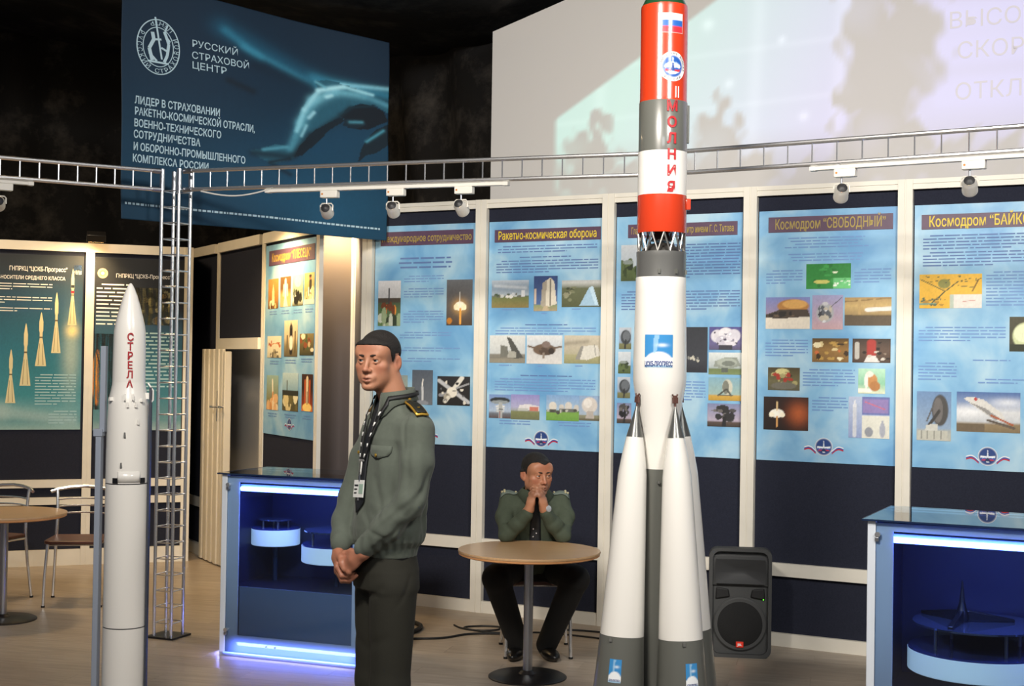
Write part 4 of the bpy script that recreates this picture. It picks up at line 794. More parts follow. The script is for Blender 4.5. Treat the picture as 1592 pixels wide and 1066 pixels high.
for dph in (-32, 44):
    ph0 = R(15.4+dph); b = MB(); b.box(-.013, .013, -.004, .006, -.012, .012); b.build('black_window', BLACKM, st, (.0985*math.sin(ph0), -.0985*math.cos(ph0), 1.148), (0, 0, ph0))
b = MB(); v = []; f = []
for i in range(13):
    a = R(15.4-26+i*5.2)
    for z in (1.14, 1.19): v.append((.1008*math.sin(a), -.1008*math.cos(a), z))
for i in range(12): a = 2*i; f.append((a, a+2, a+3, a+1))
link('access_panel', mkmesh('access_panel', v, f, RWH, True, 0), st).modifiers.new('thick', 'SOLIDIFY').thickness = .004
for dph, z, w_, h_ in ((-55, 1.525, .008, .016), (-10, 1.535, .004, .03), (12, 1.535, .004, .03), (38, 1.52, .007, .014), (70, 1.54, .01, .03)):
    ph0 = R(15.4+dph); b = MB(); b.prism([(-w_, -h_/2), (w_, -h_/2), (w_*.5, h_/2), (-w_*.5, h_/2)], -.014, .012); b.build('fin_tab', RWH, st, (.092*math.sin(ph0), -.092*math.cos(ph0), z), (0, 0, ph0))
for dph, z in ((-8, 1.36), (26, 1.42), (-16, 1.22), (-2, 1.50), (20, 1.5)):
    ph0 = R(15.4+dph); b = MB(); b.prism([(-.005, -.012), (.005, -.012), (.003, .012), (-.003, .012)], -.008, .01); b.build('vent', LTG if z < 1.4 else RWH, st, (.0965*math.sin(ph0), -.0965*math.cos(ph0), z), (0, 0, ph0))
b = MB(); b.tube([(.09, 0, 1.60), (.115, 0, 1.565), (.115, 0, 1.52), (.098, 0, 1.50)], .004, 8); b.build('hook', RWH, st)
sp = thing('rocket_stand', 'grey steel support frame standing behind the slim white rocket', 'stand', (-1.797, 6.6, 0), 0)
SG = mat('stand_grey', '#8e96a4', .45)
MB().box(-.131, -.106, -.17, -.12, .02, 1.37).build('upright', SG, sp, bevel=.002); MB().box(-.118, -.094, -.16, -.12, 1.37, 1.77).build('upright', SG, sp, bevel=.002)
MB().box(-.142, -.10, -.174, -.116, 1.35, 1.385).build('joint_plate', SG, sp, bevel=.002)
MB().box(.1005, .110, -.12, -.09, .02, 1.58).build('upright', mat('stand_dark', '#3a3e4a', .5), sp, bevel=.002)
MB().box(-.2, .2, -.28, .12, 0, .04).build('foot_plate', BLACKM, sp, bevel=.003)

# ------------------------------------------------------------------ trusses
tc_ = thing('truss_column', 'upright chrome square truss column standing behind the slim rocket', 'truss', (-2.097, 8.57, 0), R(-21))
S_ = .062; TU = .0105
cs = [(-S_, -S_), (S_, -S_), (S_, S_), (-S_, S_)]
for x, y in cs: MB().cyl((x, y, .012), (x, y, 2.87), TU, None, 10).build('tube', CHROME, tc_)
rm = MB().cyl((-S_, 0, 0), (S_, 0, 0), .004, None, 6).mesh('rung', CHROME)
nlev = 28
for i in range(nlev):
    z = .09+i*.0985
    link('rung', rm, tc_, (0, -S_, z)); link('rung', rm, tc_, (0, S_, z)); link('rung', rm, tc_, (-S_, 0, z), (0, 0, PI/2)); link('rung', rm, tc_, (S_, 0, z), (0, 0, PI/2))
MB().box(-.10, .10, -.10, .10, 0, .012).build('base_plate', BLACKM, tc_, bevel=.002)
for x, y in cs: MB().cyl((x, y, 2.75), (x, y, 2.885), .015, None, 10).build('sleeve', STEEL, tc_)
def ladder(label, a, b, n):
    a = Vector(a); b = Vector(b); L = (b-a).length
    t = thing('ladder_truss', label, 'truss', (a.x, a.y, 2.757), math.atan2(b.y-a.y, b.x-a.x), 'overhead ladder trusses')
    for z in (0, .115): MB().cyl((0, 0, z), (L, 0, z), .0125, None, 10).build('tube', CHROME, t)
    for x in (0.02, L-.02):
        for z in (0, .115): MB().cyl((x-.03, 0, z), (x+.03, 0, z), .0165, None, 10).build('coupler', STEEL, t)
    m_ = MB().cyl((0, 0, 0), (0, 0, .115), .0042, None, 6).mesh('rung', CHROME)
    for i in range(n): link('rung', m_, t, (L*(i+.5)/n, 0, 0))
    return t
ladder('chrome ladder truss running left from the column', (-4.85, 6.926), (-2.19, 8.53), 28)
ladder('chrome ladder truss from the column across the blue banner to the tall rocket', (-2.03, 8.51), (.77, 7.511), 25)
ladder('chrome ladder truss crossing the projection screen right of the tall rocket', (.80, 7.5), (2.9, 6.18), 19)

# ------------------------------------------------------------------ lighting tracks and spotlights
TRK = mat('track_white', '#e4e0d6', .4)
def on_line(a, b, s): return (a[0]+(b[0]-a[0])*s, a[1]+(b[1]-a[1])*s)
LA, LB, LC = (-2.03, 8.51), (.80, 7.5), (2.9, 6.18)
def track(label, a, b, s0, s1):
    p, q = on_line(a, b, s0), on_line(a, b, s1); L = math.hypot(q[0]-p[0], q[1]-p[1])
    t = thing('light_track', label, 'light track', (p[0], p[1], 2.722), math.atan2(q[1]-p[1], q[0]-p[0]), 'lighting tracks')
    MB().box(0, L, -.018, .018, 0, .02).build('rail', TRK, t, bevel=.003); MB().box(-.004, .03, -.02, .02, -.002, .0215).build('end_cap', TRK, t, bevel=.003); MB().box(L-.03, L+.004, -.02, .02, -.002, .0215).build('end_cap', TRK, t, bevel=.003)
    for x in (.1*L, .9*L): MB().box(x-.01, x+.01, -.006, .006, .02, .03).build('clip', STEEL, t)
    return t
HOUS = mat('lamp_housing', '#d6d2c8', .35, .1)
def spotlight(label, loc, rz, tgt, energy, color, glow, lit=True):
    t = thing('track_spotlight', label, 'spotlight', loc, rz, 'track spotlights')
    MB().box(-.035, .075, -.022, .022, -.042, 0).build('adapter', TRK, t, bevel=.004)
    MB().cyl((-.02, -.023, -.02), (-.02, -.0225, -.02), .006, None, 10).build('indicator', mat('indicator_orange', '#c87a28', .5), t)
    MB().cyl((0, 0, -.075), (0, 0, -.04), .005, None, 8).build('stem', STEEL, t)
    d = Vector(tgt)-Vector(loc)-Vector((0, 0, -.115)); d = Matrix.Rotation(-rz, 4, 'Z') @ d; d.normalize()
    q = d.to_track_quat('-Z', 'Y').to_matrix().to_4x4(); q.translation = Vector((0, 0, -.118))
    yk = MB().tube([(-.04, 0, -.118), (-.04, 0, -.085), (-.03, 0, -.075), (.03, 0, -.075), (.04, 0, -.085), (.04, 0, -.118)], .0045, 6); yk.build('yoke', HOUS, t)
    h = MB(); h.lathe([(.026, .045), (.03, .03), (.036, .02), (.036, -.03), (.038, -.034), (.038, -.045), (.031, -.045), (.029, -.01), (.008, .012)], 24, cap=False)
    h.v = [tuple(q @ Vector(p)) for p in h.v]; ho = h.build('housing', HOUS, t)
    c = MB(); c.lathe([(.026, .045), (.012, .055), (.002, .057)], 20); c.v = [tuple(q @ Vector(p)) for p in c.v]; c.build('rear_cap', mat('lamp_rear', '#2a2a2c', .5), t)
    bb = MB(); bb.lathe([(.003, -.02), (.012, -.016), (.014, -.006), (.008, .008)], 14); bb.v = [tuple(q @ Vector(p)) for p in bb.v]
    bb.build('bulb', mat('bulb_'+glow, '#fff2d8', .3, emit=glow, estr=14) if lit else mat('bulb_off', '#cfcabc', .2), t)
    if lit:
        hp = Vector(loc)+Vector((0, 0, -.118))+(Matrix.Rotation(rz, 4, 'Z') @ d)*.06
        light('track_lamp', 'SPOT', hp, tgt, energy, color, .03, spot=62, blend=.9)
    return t
lrz = math.atan2(LB[1]-LA[1], LB[0]-LA[0]); lrz2 = math.atan2(LC[1]-LB[1], LC[0]-LB[0])
track('white lighting track under the truss left of the tall rocket', LA, LB, .19, .705)
track('white lighting track under the truss right of the tall rocket', LB, LC, .34, .92)
def wp(t, z, y=-.02): return Vector(wall_pt(BW, BRZ, t, y, z))
for s_, lab, tg in ((.325, 'white track spotlight hanging against the blue banner', wp(-.95, 2.1)), (.468, 'white track spotlight second from the banner, above the first blue poster', wp(-.4, 1.9)), (.61, 'white track spotlight beside the left edge of the projection screen', wp(.45, 1.9))):
    p = on_line(LA, LB, s_); spotlight(lab, (p[0], p[1], 2.722), lrz, tg, 26, (1, .9, .75), '#ffd9a0')
for s_, lab, tg, g in ((.405, 'track spotlight with an orange glowing bulb right of the tall rocket', wp(2.35, 1.9), '#ff9a5a'), (.66, 'track spotlight with a yellow bulb above the rightmost poster', wp(3.3, 1.9), '#ffe08a')):
    p = on_line(LB, LC, s_); spotlight(lab, (p[0], p[1], 2.722), lrz2, tg, 26, (1, .9, .75), g)
a_, b_ = (-3.6, 7.68), (-2.19, 8.53)
wc_ = [on_line(LA, LB, .04+.16*k/10) for k in range(11)]
tag(MB().tube([(p[0], p[1]-.02, 2.742-.035*math.sin(PI*k/10)) for k, p in enumerate(wc_)], .005, 6).build('cable', mat('white_cable', '#d8d6d0', .5)), 'white cable sagging under the truss beside the column', 'cable')
tr = thing('light_track', 'short white lighting track at the far left under the truss', 'light track', (-3.25, 7.89, 2.722), math.atan2(b_[1]-a_[1], b_[0]-a_[0]), 'lighting tracks')
MB().box(0, .48, -.018, .018, 0, .02).build('rail', TRK, tr, bevel=.003); MB().box(.45, .484, -.02, .02, -.002, .0215).build('end_cap', TRK, tr, bevel=.003)
spotlight('white track spotlight cut by the left picture edge', (-3.0, 8.04, 2.722), tr.rotation_euler.z, Vector(wall_pt(LW, LRZ, -.1, 0, 1.9)), 12, (1, .85, .62), '#ffd9a0')
# clamp floodlights on the panel tops (warm halogen); the alcove and recess ones are assumed
def clamp_flood(label, W, rz, t, top, energy, aim_t, aim_z, spot=100, out=.30):
    loc = wall_pt(W, rz, t, 0, top); o = thing('clamp_floodlight', label, 'floodlight', loc, rz, 'floodlights clamped on the panel tops')
    MB().box(-.02, .02, -.03, .03, 0, .02).build('clamp', BLACKM, o, bevel=.002); MB().tube([(0, 0, .015), (-.02, -.06, .06), (-.01, -out*.7, .075), (.0, -out, .05)], .006, 8).build('arm', BLACKM, o)
    M_ = Matrix.Translation((.02, -out, .03)) @ Matrix.Rotation(R(40), 4, 'X')
    MB().box(-.075, .075, -.03, .03, -.03, .04, M_).build('lamp_head', BLACKM, o, bevel=.004)
    MB().box(-.06, .06, -.022, .022, -.034, -.03, M_).build('lamp_glass', mat('halogen_glass', '#ffe8c0', .3, emit='#ffc070', estr=20), o)
    lp = Vector(wall_pt(W, rz, t+.02, -out-.02, top-.02))
    light('clamp_lamp', 'SPOT', lp, Vector(wall_pt(W, rz, aim_t, 0, aim_z)), energy, (1, .68, .32), .04, spot=spot, blend=.8)
clamp_flood('black clamp floodlight on top of the left panel wall', LW, LRZ, .66, 2.66, 60, .45, 1.9, 140)
clamp_flood('assumed black clamp floodlight above the poster beside the doorway', AW, ARZ, 2.95, 2.70, 95, 2.9, 1.9, 140, .35)  # assumed lamp hidden behind the banner, gives the poster its warm light
clamp_flood('assumed black clamp floodlight inside the dark recess', (-1.62, 10.5), 0, .25, 2.72, 80, .27, 2.45, 140, .22)  # assumed lamp out of sight, gives the recess board its warm light
light('added_warm_lamp', 'AREA', (-3.6, 9.6, 4.0), (-3.3, 10.8, 0), 60, (1, .72, .4), .5)  # added lamp out of view, warms the floor around the left table
light('assumed_room_lamp', 'POINT', wall_pt(AW, ARZ, 1.75, .16, 2.2), (0, 0, 0), 5, (1, .9, .75), .1)  # assumed lamp out of view, brightens the room behind the doorway
# ------------------------------------------------------------------ glass showcases with blue tubes
GLS = glass_mat('clear_glass', (.80, .88, .97)); GTOP = glass_mat('top_glass', (.62, .74, .86)); GEDGE = mat('glass_edge', '#1c2c48', .2)
CWH = mat('case_white', '#d4dbe4', .4); NAVYB = mat('case_back', '#141a3c', .5, var=.08, scale=4); REFLB = mat('case_floor_reflection', '#6c7f98', .35)  # last one: grey-blue of the hall floor mirrored in the glass, as flat colour
TUBE = mat('blue_tube', '#8fb4ff', .3, emit='#5a78ff', estr=22); TUBE2 = mat('blue_tube_soft', '#8fb4ff', .3, emit='#4a60ff', estr=2.2)
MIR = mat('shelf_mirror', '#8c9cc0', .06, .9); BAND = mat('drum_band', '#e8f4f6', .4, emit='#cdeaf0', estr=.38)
def showcase(label, loc, rz, W, D, H, drums, low):
    t = thing('showcase', label, 'showcase', loc, rz, 'glass showcases')
    F_ = .075
    for x in (0, W-.035):
        MB().box(x, x+.035, 0, .035, .0, H).build('corner_post', CWH, t, bevel=.002); MB().box(x, x+.035, D-.035, D, .0, H).build('corner_post', CWH, t, bevel=.002)
    MB().box(-.02, W+.02, -.02, D+.02, H, H+.006).build('top_glass', GTOP, t); MB().box(-.021, W+.021, -.0215, -.0200, H-.001, H+.007).build('top_edge', GEDGE, t); MB().box(-.0215, -.02, -.021, D+.02, H-.001, H+.007).build('top_edge', GEDGE, t)
    MB().box(.035, W-.035, .004, .01, .02, H-.01).build('front_glass', GLS, t)
    for x in (.036, W-.044): MB().box(x, x+.008, .024, D-.022, .02, H-.01).build('side_panel', NAVYB, t)
    for x in (.012, W-.018): MB().box(x, x+.006, .035, D-.035, .02, H-.01).build('side_glass', GLS, t)
    MB().box(.035, .035+F_, .012, .02, .02, H-.01).build('stile', CWH, t); MB().box(W-.035-F_, W-.035, .012, .02, .02, H-.01).build('stile', CWH, t)
    MB().box(.11, W-.11, .012, .02, .02, .12).build('bottom_rail', CWH, t); MB().box(.11, W-.11, .012, .02, H-.045, H-.01).build('top_rail', CWH, t)
    MB().box(.03, W-.03, D-.02, D-.008, .02, H-.01).build('back_panel', NAVYB, t); MB().box(.0, W, .0, D, .0, .02).build('base_board', CWH, t)
    MB().box(.11, W-.11, .03, .04, .06, low).build('reflection_panel', REFLB, t); MB().box(.035, W-.035, .04, D-.03, low-.015, low).build('inner_floor', mat('case_floor', '#12162e', .3), t)  # added grey-blue board imitates the floor's reflection in the front glass
    MB().cyl((.10, .05, H-.085), (W-.10, .05, H-.085), .013, None, 12).build('blue_tube', TUBE, t)
    MB().box(.09, W-.09, .06, .085, H-.10, H-.06).build('tube_batten', CWH, t)
    MB().cyl((.04, -.018, .022), (W-.04, -.018, .022), .006, None, 8).build('blue_tube', TUBE2, t)
    for z in (H-.06, .15):
        MB().cyl((.045, -.012, z), (.045, .006, z), .012, None, 14).build('glass_clamp', CHROME, t); MB().box(.033, .05, -.01, .03, z-.03, z-.012).build('glass_clamp', STEEL, t, bevel=.002)
    for x in (.32*W, .38*W): MB().cyl((x, .006, .07), (x, .0125, .07), .005, None, 8).build('bolt', BLACKM, t)
    for (cx, cy, r, ri, zb, zd) in drums:
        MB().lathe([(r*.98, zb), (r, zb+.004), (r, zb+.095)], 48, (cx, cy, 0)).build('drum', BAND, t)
        MB().lathe([(r*.995, zb+.0951), (r*.99, zb+.102)], 48, (cx, cy, 0)).build('drum_top', mat('drum_dark', '#2c3868', .12, spec=.8), t)
        MB().lathe([(ri, zd), (ri, zd+.008)], 48, (cx, cy, 0)).build('disc_shelf', MIR, t)
        for k in range(4): a = R(40+k*90); MB().cyl((cx+ri*.75*math.cos(a), cy+ri*.75*math.sin(a), zb+.1), (cx+ri*.75*math.cos(a), cy+ri*.75*math.sin(a), zd), .008, None, 8).build('standoff', STEEL, t)
        MB().cyl((cx, cy, low), (cx, cy, zb), .014, None, 12).build('drum_column', GEDGE, t)
    return t
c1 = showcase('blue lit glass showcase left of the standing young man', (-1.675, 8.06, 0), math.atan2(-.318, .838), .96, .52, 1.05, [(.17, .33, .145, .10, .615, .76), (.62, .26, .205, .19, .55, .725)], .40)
c1l = light('tube_glow', 'AREA', (0, 0, 0), (0, 0, -1), 4.5, (.22, .3, 1), .75, .03); c1l.parent = c1; c1l.location = (.48, .1, .955); c1l.rotation_euler = (R(20), 0, 0)
RZ2 = math.atan2(-.30, .62)
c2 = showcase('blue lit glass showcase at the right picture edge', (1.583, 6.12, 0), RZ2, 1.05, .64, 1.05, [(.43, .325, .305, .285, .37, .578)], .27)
c2l = light('tube_glow', 'AREA', (0, 0, 0), (0, 0, -1), 5.5, (.22, .3, 1), .8, .03); c2l.parent = c2; c2l.location = (.52, .1, .955); c2l.rotation_euler = (R(20), 0, 0)
# glow from tubes under the cases on the floor
g1 = light('floor_glow', 'AREA', (0, 0, 0), (0, 0, -1), 2.2, (.25, .3, 1), .8, .03); g1.parent = c1; g1.location = (.48, -.05, .06); g1.rotation_euler = (R(50), 0, 0)
g2 = light('floor_glow', 'AREA', (0, 0, 0), (0, 0, -1), 6, (.25, .3, 1), .4, .03); g2.parent = c1; g2.location = (-.03, .25, .06); g2.rotation_euler = (R(50), 0, R(-90))  # assumed glow left of the case; no tube is built on this side
# three legged stand in the right case
ts = thing('display_stand', 'dark three-legged model stand on the round shelf of the right showcase', 'stand'); 
def c2pt(x, y, z): return (1.583+x*math.cos(RZ2)-y*math.sin(RZ2), 6.12+x*math.sin(RZ2)+y*math.cos(RZ2), z)
ts.location = c2pt(.36, .325, .586); ts.rotation_euler = (0, 0, R(10))
STD = mat('stand_navy', '#0b0d14', .35)
MB().lathe([(.03, .0), (.03, .03), (.022, .05), (.012, .09), (.006, .15), (.003, .185)], 24).build('spike', STD, ts)
for k in range(3):
    a = R(-10+k*120); c, s = math.cos(a), math.sin(a); M_ = Matrix.Rotation(a, 4, 'Z')
    b = MB(); b.prism([(.01, 0.002), (.235, 0.0), (.235, .012), (.03, .05), (.01, .05)], -.012, .012, M_); b.build('leg', STD, ts, bevel=.003)

# ------------------------------------------------------------------ loudspeaker
spk = thing('loudspeaker', 'dark grey plastic stage loudspeaker standing on the floor by the wall', 'loudspeaker', (1.375, 8.22, 0), R(-8))
PLA = mat('speaker_plastic', '#3c3d3d', .55, bump=.15, bscale=300); GRL = mat('speaker_grille', '#0c0d0e', .7, bump=.5, bscale=500)
def rrect(w_, h_, r, n=6, z0=0.):
    pts = []
    for cx, cz, a0 in ((w_/2-r, h_-r, 0), (-w_/2+r, h_-r, 90), (-w_/2+r, r, 180), (w_/2-r, r, 270)):
        for i in range(n+1): a = R(a0+90*i/n); pts.append((cx+r*math.cos(a), z0+cz+r*math.sin(a)))
    return pts[::-1]
H_ = .645; v = []; f = []; prev = None
rows = [(.0, .36, H_, .05), (.05, .37, H_, .05), (.2, .33, H_-.02, .06), (.3, .24, H_-.06, .07)]
for y, w_, h_, r in rows:
    n0 = len(v); P_ = rrect(w_, h_, r, 6, (H_-h_)/2*.0); v += [(x, y, z) for x, z in P_]; k = len(P_)
    if prev is not None:
        for i in range(k): f.append((prev+i, n0+i, n0+(i+1) % k, prev+(i+1) % k))
    prev = n0
f.append(tuple(range(k))); f.append(tuple(range(len(v)-1, len(v)-k-1, -1)))
link('cabinet', mkmesh('cabinet', v, f, PLA, True, 40), spk)
# raised front rim, horn recess, ports, woofer
def ringplate(name, outer, inner, y0, y1, mt):
    n = len(outer); v = [(x, y0, z) for x, z in outer]+[(x, y0, z) for x, z in inner]+[(x, y1, z) for x, z in outer]+[(x, y1, z) for x, z in inner]; f = []
    for i in range(n):
        j = (i+1) % n; f += [(i, j, n+j, n+i), (i, 2*n+i, 2*n+j, j), (n+i, n+j, 3*n+j, 3*n+i)]
    return link(name, mkmesh(name, v, f, mt, True, 40), spk)
ringplate('front_rim', rrect(.365, H_, .05), [(x, z) for x, z in rrect(.325, H_-.04, .045, 6, .02)], -.034, 0, PLA)
MB().box(-.165, .165, -.012, -.001, .42, .60).build('horn_plate', PLA, spk, bevel=.004)
ring = [(-.145, .435), (.145, .435), (.15, .5), (.145, .58), (-.145, .58), (-.15, .5)]
inn = [(-.02, .49), (.02, .49), (.024, .51), (.02, .53), (-.02, .53), (-.024, .51)]
v = [(x, -.034, z) for x, z in ring]+[(x, -.0125, z) for x, z in inn]; f = [(i, (i+1) % 6, 6+(i+1) % 6, 6+i) for i in range(6)]+[(6, 7, 8, 9, 10, 11)]
link('horn', mkmesh('horn', v, f, mat('horn_dark', '#2c2d2e', .45), True, 60), spk)
for s in (-1, 1):
    P_ = [(s*.06, .355), (s*.145, .34), (s*.14, .41), (s*.07, .40)]
    if s < 0: P_ = P_[::-1]
    MB().prism(P_, -.014, -.001).build('bass_port', RUBBER, spk, bevel=.006)
MB().lathe([(.158, 0), (.158, .008), (.15, .014)], 56).build('woofer_rim', PLA, spk, (0, -.002, .195), (R(90), 0, 0))
MB().lathe([(.15, .006), (.13, .015), (.08, .022), (.02, .025)], 56).build('woofer_grille', GRL, spk, (0, -.002, .195), (R(90), 0, 0))
MB().box(-.022, .022, -.027, -.02, .06, .094).build('badge', mat('badge_red', '#d8301c', .4, emit='#d8301c', estr=.12), spk, bevel=.002)
text('badge_text', spk, 'JBL', .02, flat(0, .07, -.0275), INKW, bold=.03)
MB().cyl((.135, -.018, .345), (.135, -.022, .345), .003, None, 8).build('power_light', mat('green_led', '#60ff40', .3, emit='#60ff30', estr=3), spk)

# ------------------------------------------------------------------ tables and chairs
WOOD = mat('beech_top', '#bf9a70', .35, var=.08, scale=4, stretch=(2, 30, 2), coat=.2)
EDGE = mat('beech_edge', '#c98f5c', .4)
def table(label, loc):
    t = thing('cafe_table', label, 'table', loc, R(20), 'round cafe tables')
    MB().lathe([(.375, .668), (.388, .674), (.388, .684)], 64).build('edge_band', EDGE, t); MB().lathe([(.39, .684), (.392, .69), (.39, .697)], 64).build('table_top', WOOD, t)
    MB().cyl((0, 0, .02), (0, 0, .668), .026, None, 20).build('column', STEEL, t); MB().lathe([(.06, .655), (.1, .668)], 24).build('top_flange', BLACKM, t)
    MB().lathe([(.215, 0), (.215, .006), (.20, .014), (.05, .022), (.03, .04)], 48).build('base', BLACKM, t)
    return t
table('round beech cafe table on a steel column in front of the seated officer', (.112, 7.61, 0))
table('round beech cafe table cut by the left picture edge', (-3.29, 9.03, 0))
SEAT = mat('brown_seat', '#5a3428', .4, var=.15, scale=10)
def chair_parts(t):
    r = .0105
    b = MB(); P_ = []
    for x, y in ((-.19, -.2), (.19, -.2), (.17, .19), (-.17, .19)): P_.append((x, y))
    v = []; f = []; k = 0
    poly = []
    for cx, cy, a0 in ((.14, .14, 0), (-.14, .14, 90), (-.15, -.16, 180), (.15, -.16, 270)):
        for i in range(6): a = R(a0+18*i); poly.append((cx+.045*math.cos(a), cy+.045*math.sin(a)))
    n = len(poly); v = [(x, y, .432) for x, y in poly]+[(x, y, .455) for x, y in poly]; f = [tuple(range(n-1, -1, -1)), tuple(range(n, 2*n))]+[(i, (i+1) % n, n+(i+1) % n, n+i) for i in range(n)]
    link('seat', mkmesh('seat', v, f, SEAT, True, 40), t).modifiers.new('bevel', 'BEVEL').width = .005
    for s in (-1, 1):
        MB().tube([(s*.17, -.17, .435), (s*.185, -.185, .2), (s*.19, -.19, 0)], r, 10).build('leg', CHROME, t)
        MB().tube([(s*.20, .22, 0), (s*.185, .19, .25), (s*.175, .175, .45), (s*.17, .185, .6), (s*.175, .2, .74), (s*.178, .205, .77)], r, 10).build('leg', CHROME, t)
        MB().cyl((s*.19, -.19, 0), (s*.19, -.19, .012), .013, None, 10).build('foot_cap', RUBBER, t); MB().cyl((s*.2, .22, 0), (s*.2, .22, .012), .013, None, 10).build('foot_cap', RUBBER, t)
        MB().tube([(s*.17, -.17, .425), (s*.175, .17, .425)], .008, 8).build('side_rail', CHROME, t)
    MB().tube([(-.22, .19, .755), (-.178, .215, .772), (-.09, .245, .785), (0, .255, .79), (.09, .245, .785), (.178, .215, .772), (.22, .19, .755)], .012, 10).build('top_rail', CHROME, t)
    for z in (.70, .65, .60): MB().tube([(-.172, .19, z), (-.09, .225, z+.005), (0, .235, z+.006), (.09, .225, z+.005), (.172, .19, z)], .006, 8).build('back_rail', CHROME, t)
    MB().tube([(-.17, -.165, .425), (.17, -.165, .425)], .008, 8).build('front_rail', CHROME, t)
def dup(src, label, loc, rz):
    r_ = src.copy(); COL.objects.link(r_); r_.location = loc; r_.rotation_euler = (0, 0, rz); r_['label'] = label
    for ch in src.children: c = ch.copy(); COL.objects.link(c); c.parent = r_
    return r_
ch0 = thing('cafe_chair', 'chrome tube chair with brown seat standing right of the left cafe table', 'chair', (-3.02, 9.70, 0), R(8), 'chrome cafe chairs'); chair_parts(ch0)
dup(ch0, 'chrome tube chair with brown seat behind the left cafe table', (-3.66, 9.74, 0), R(-20))
dup(ch0, 'chrome tube chair on which the officer sits at the round table', (.17, 8.27, 0), R(3))

# ------------------------------------------------------------------ cables on the floor
def cable(label, pts, r, n=14):
    P_ = [Vector((*p, r)) for p in pts]; out = []
    for i in range(len(P_)-1):
        p0, p1, p2, p3 = P_[max(i-1, 0)], P_[i], P_[i+1], P_[min(i+2, len(P_)-1)]
        for k in range(n):
            t = k/n; out.append(.5*((2*p1)+(p2-p0)*t+(2*p0-5*p1+4*p2-p3)*t*t+(3*p1-p0-3*p2+p3)*t**3))
    out.append(P_[-1]); o = MB().tube(out, r, 8).build('cable', RUBBER); tag(o, label, 'cable', 'cables on the floor')
cable('thick black cable looped on the floor behind the young man', [(-.95, 8.9), (-.78, 8.82), (-.62, 8.75), (-.56, 8.95), (-.66, 9.12), (-.85, 9.08), (-1.0, 9.0)], .014)
cable('thin black cable trailing from the young man towards the table', [(-.9, 8.55), (-.6, 8.58), (-.4, 8.62), (-.25, 8.75), (-.05, 8.78), (.1, 8.7)], .007)
cable('thin black cable curled in a loop left of the officer', [(-.35, 9.05), (-.3, 8.95), (-.2, 8.88), (-.08, 8.9), (-.05, 9.0), (-.18, 9.03), (-.28, 8.96), (-.1, 8.82), (.2, 8.84), (.45, 8.75), (.7, 8.6)], .006)
cable('thin black cable running along the wall behind the officer', [(.3, 8.95), (.5, 8.92), (.75, 8.8), (1.0, 8.65), (1.2, 8.5)], .006)
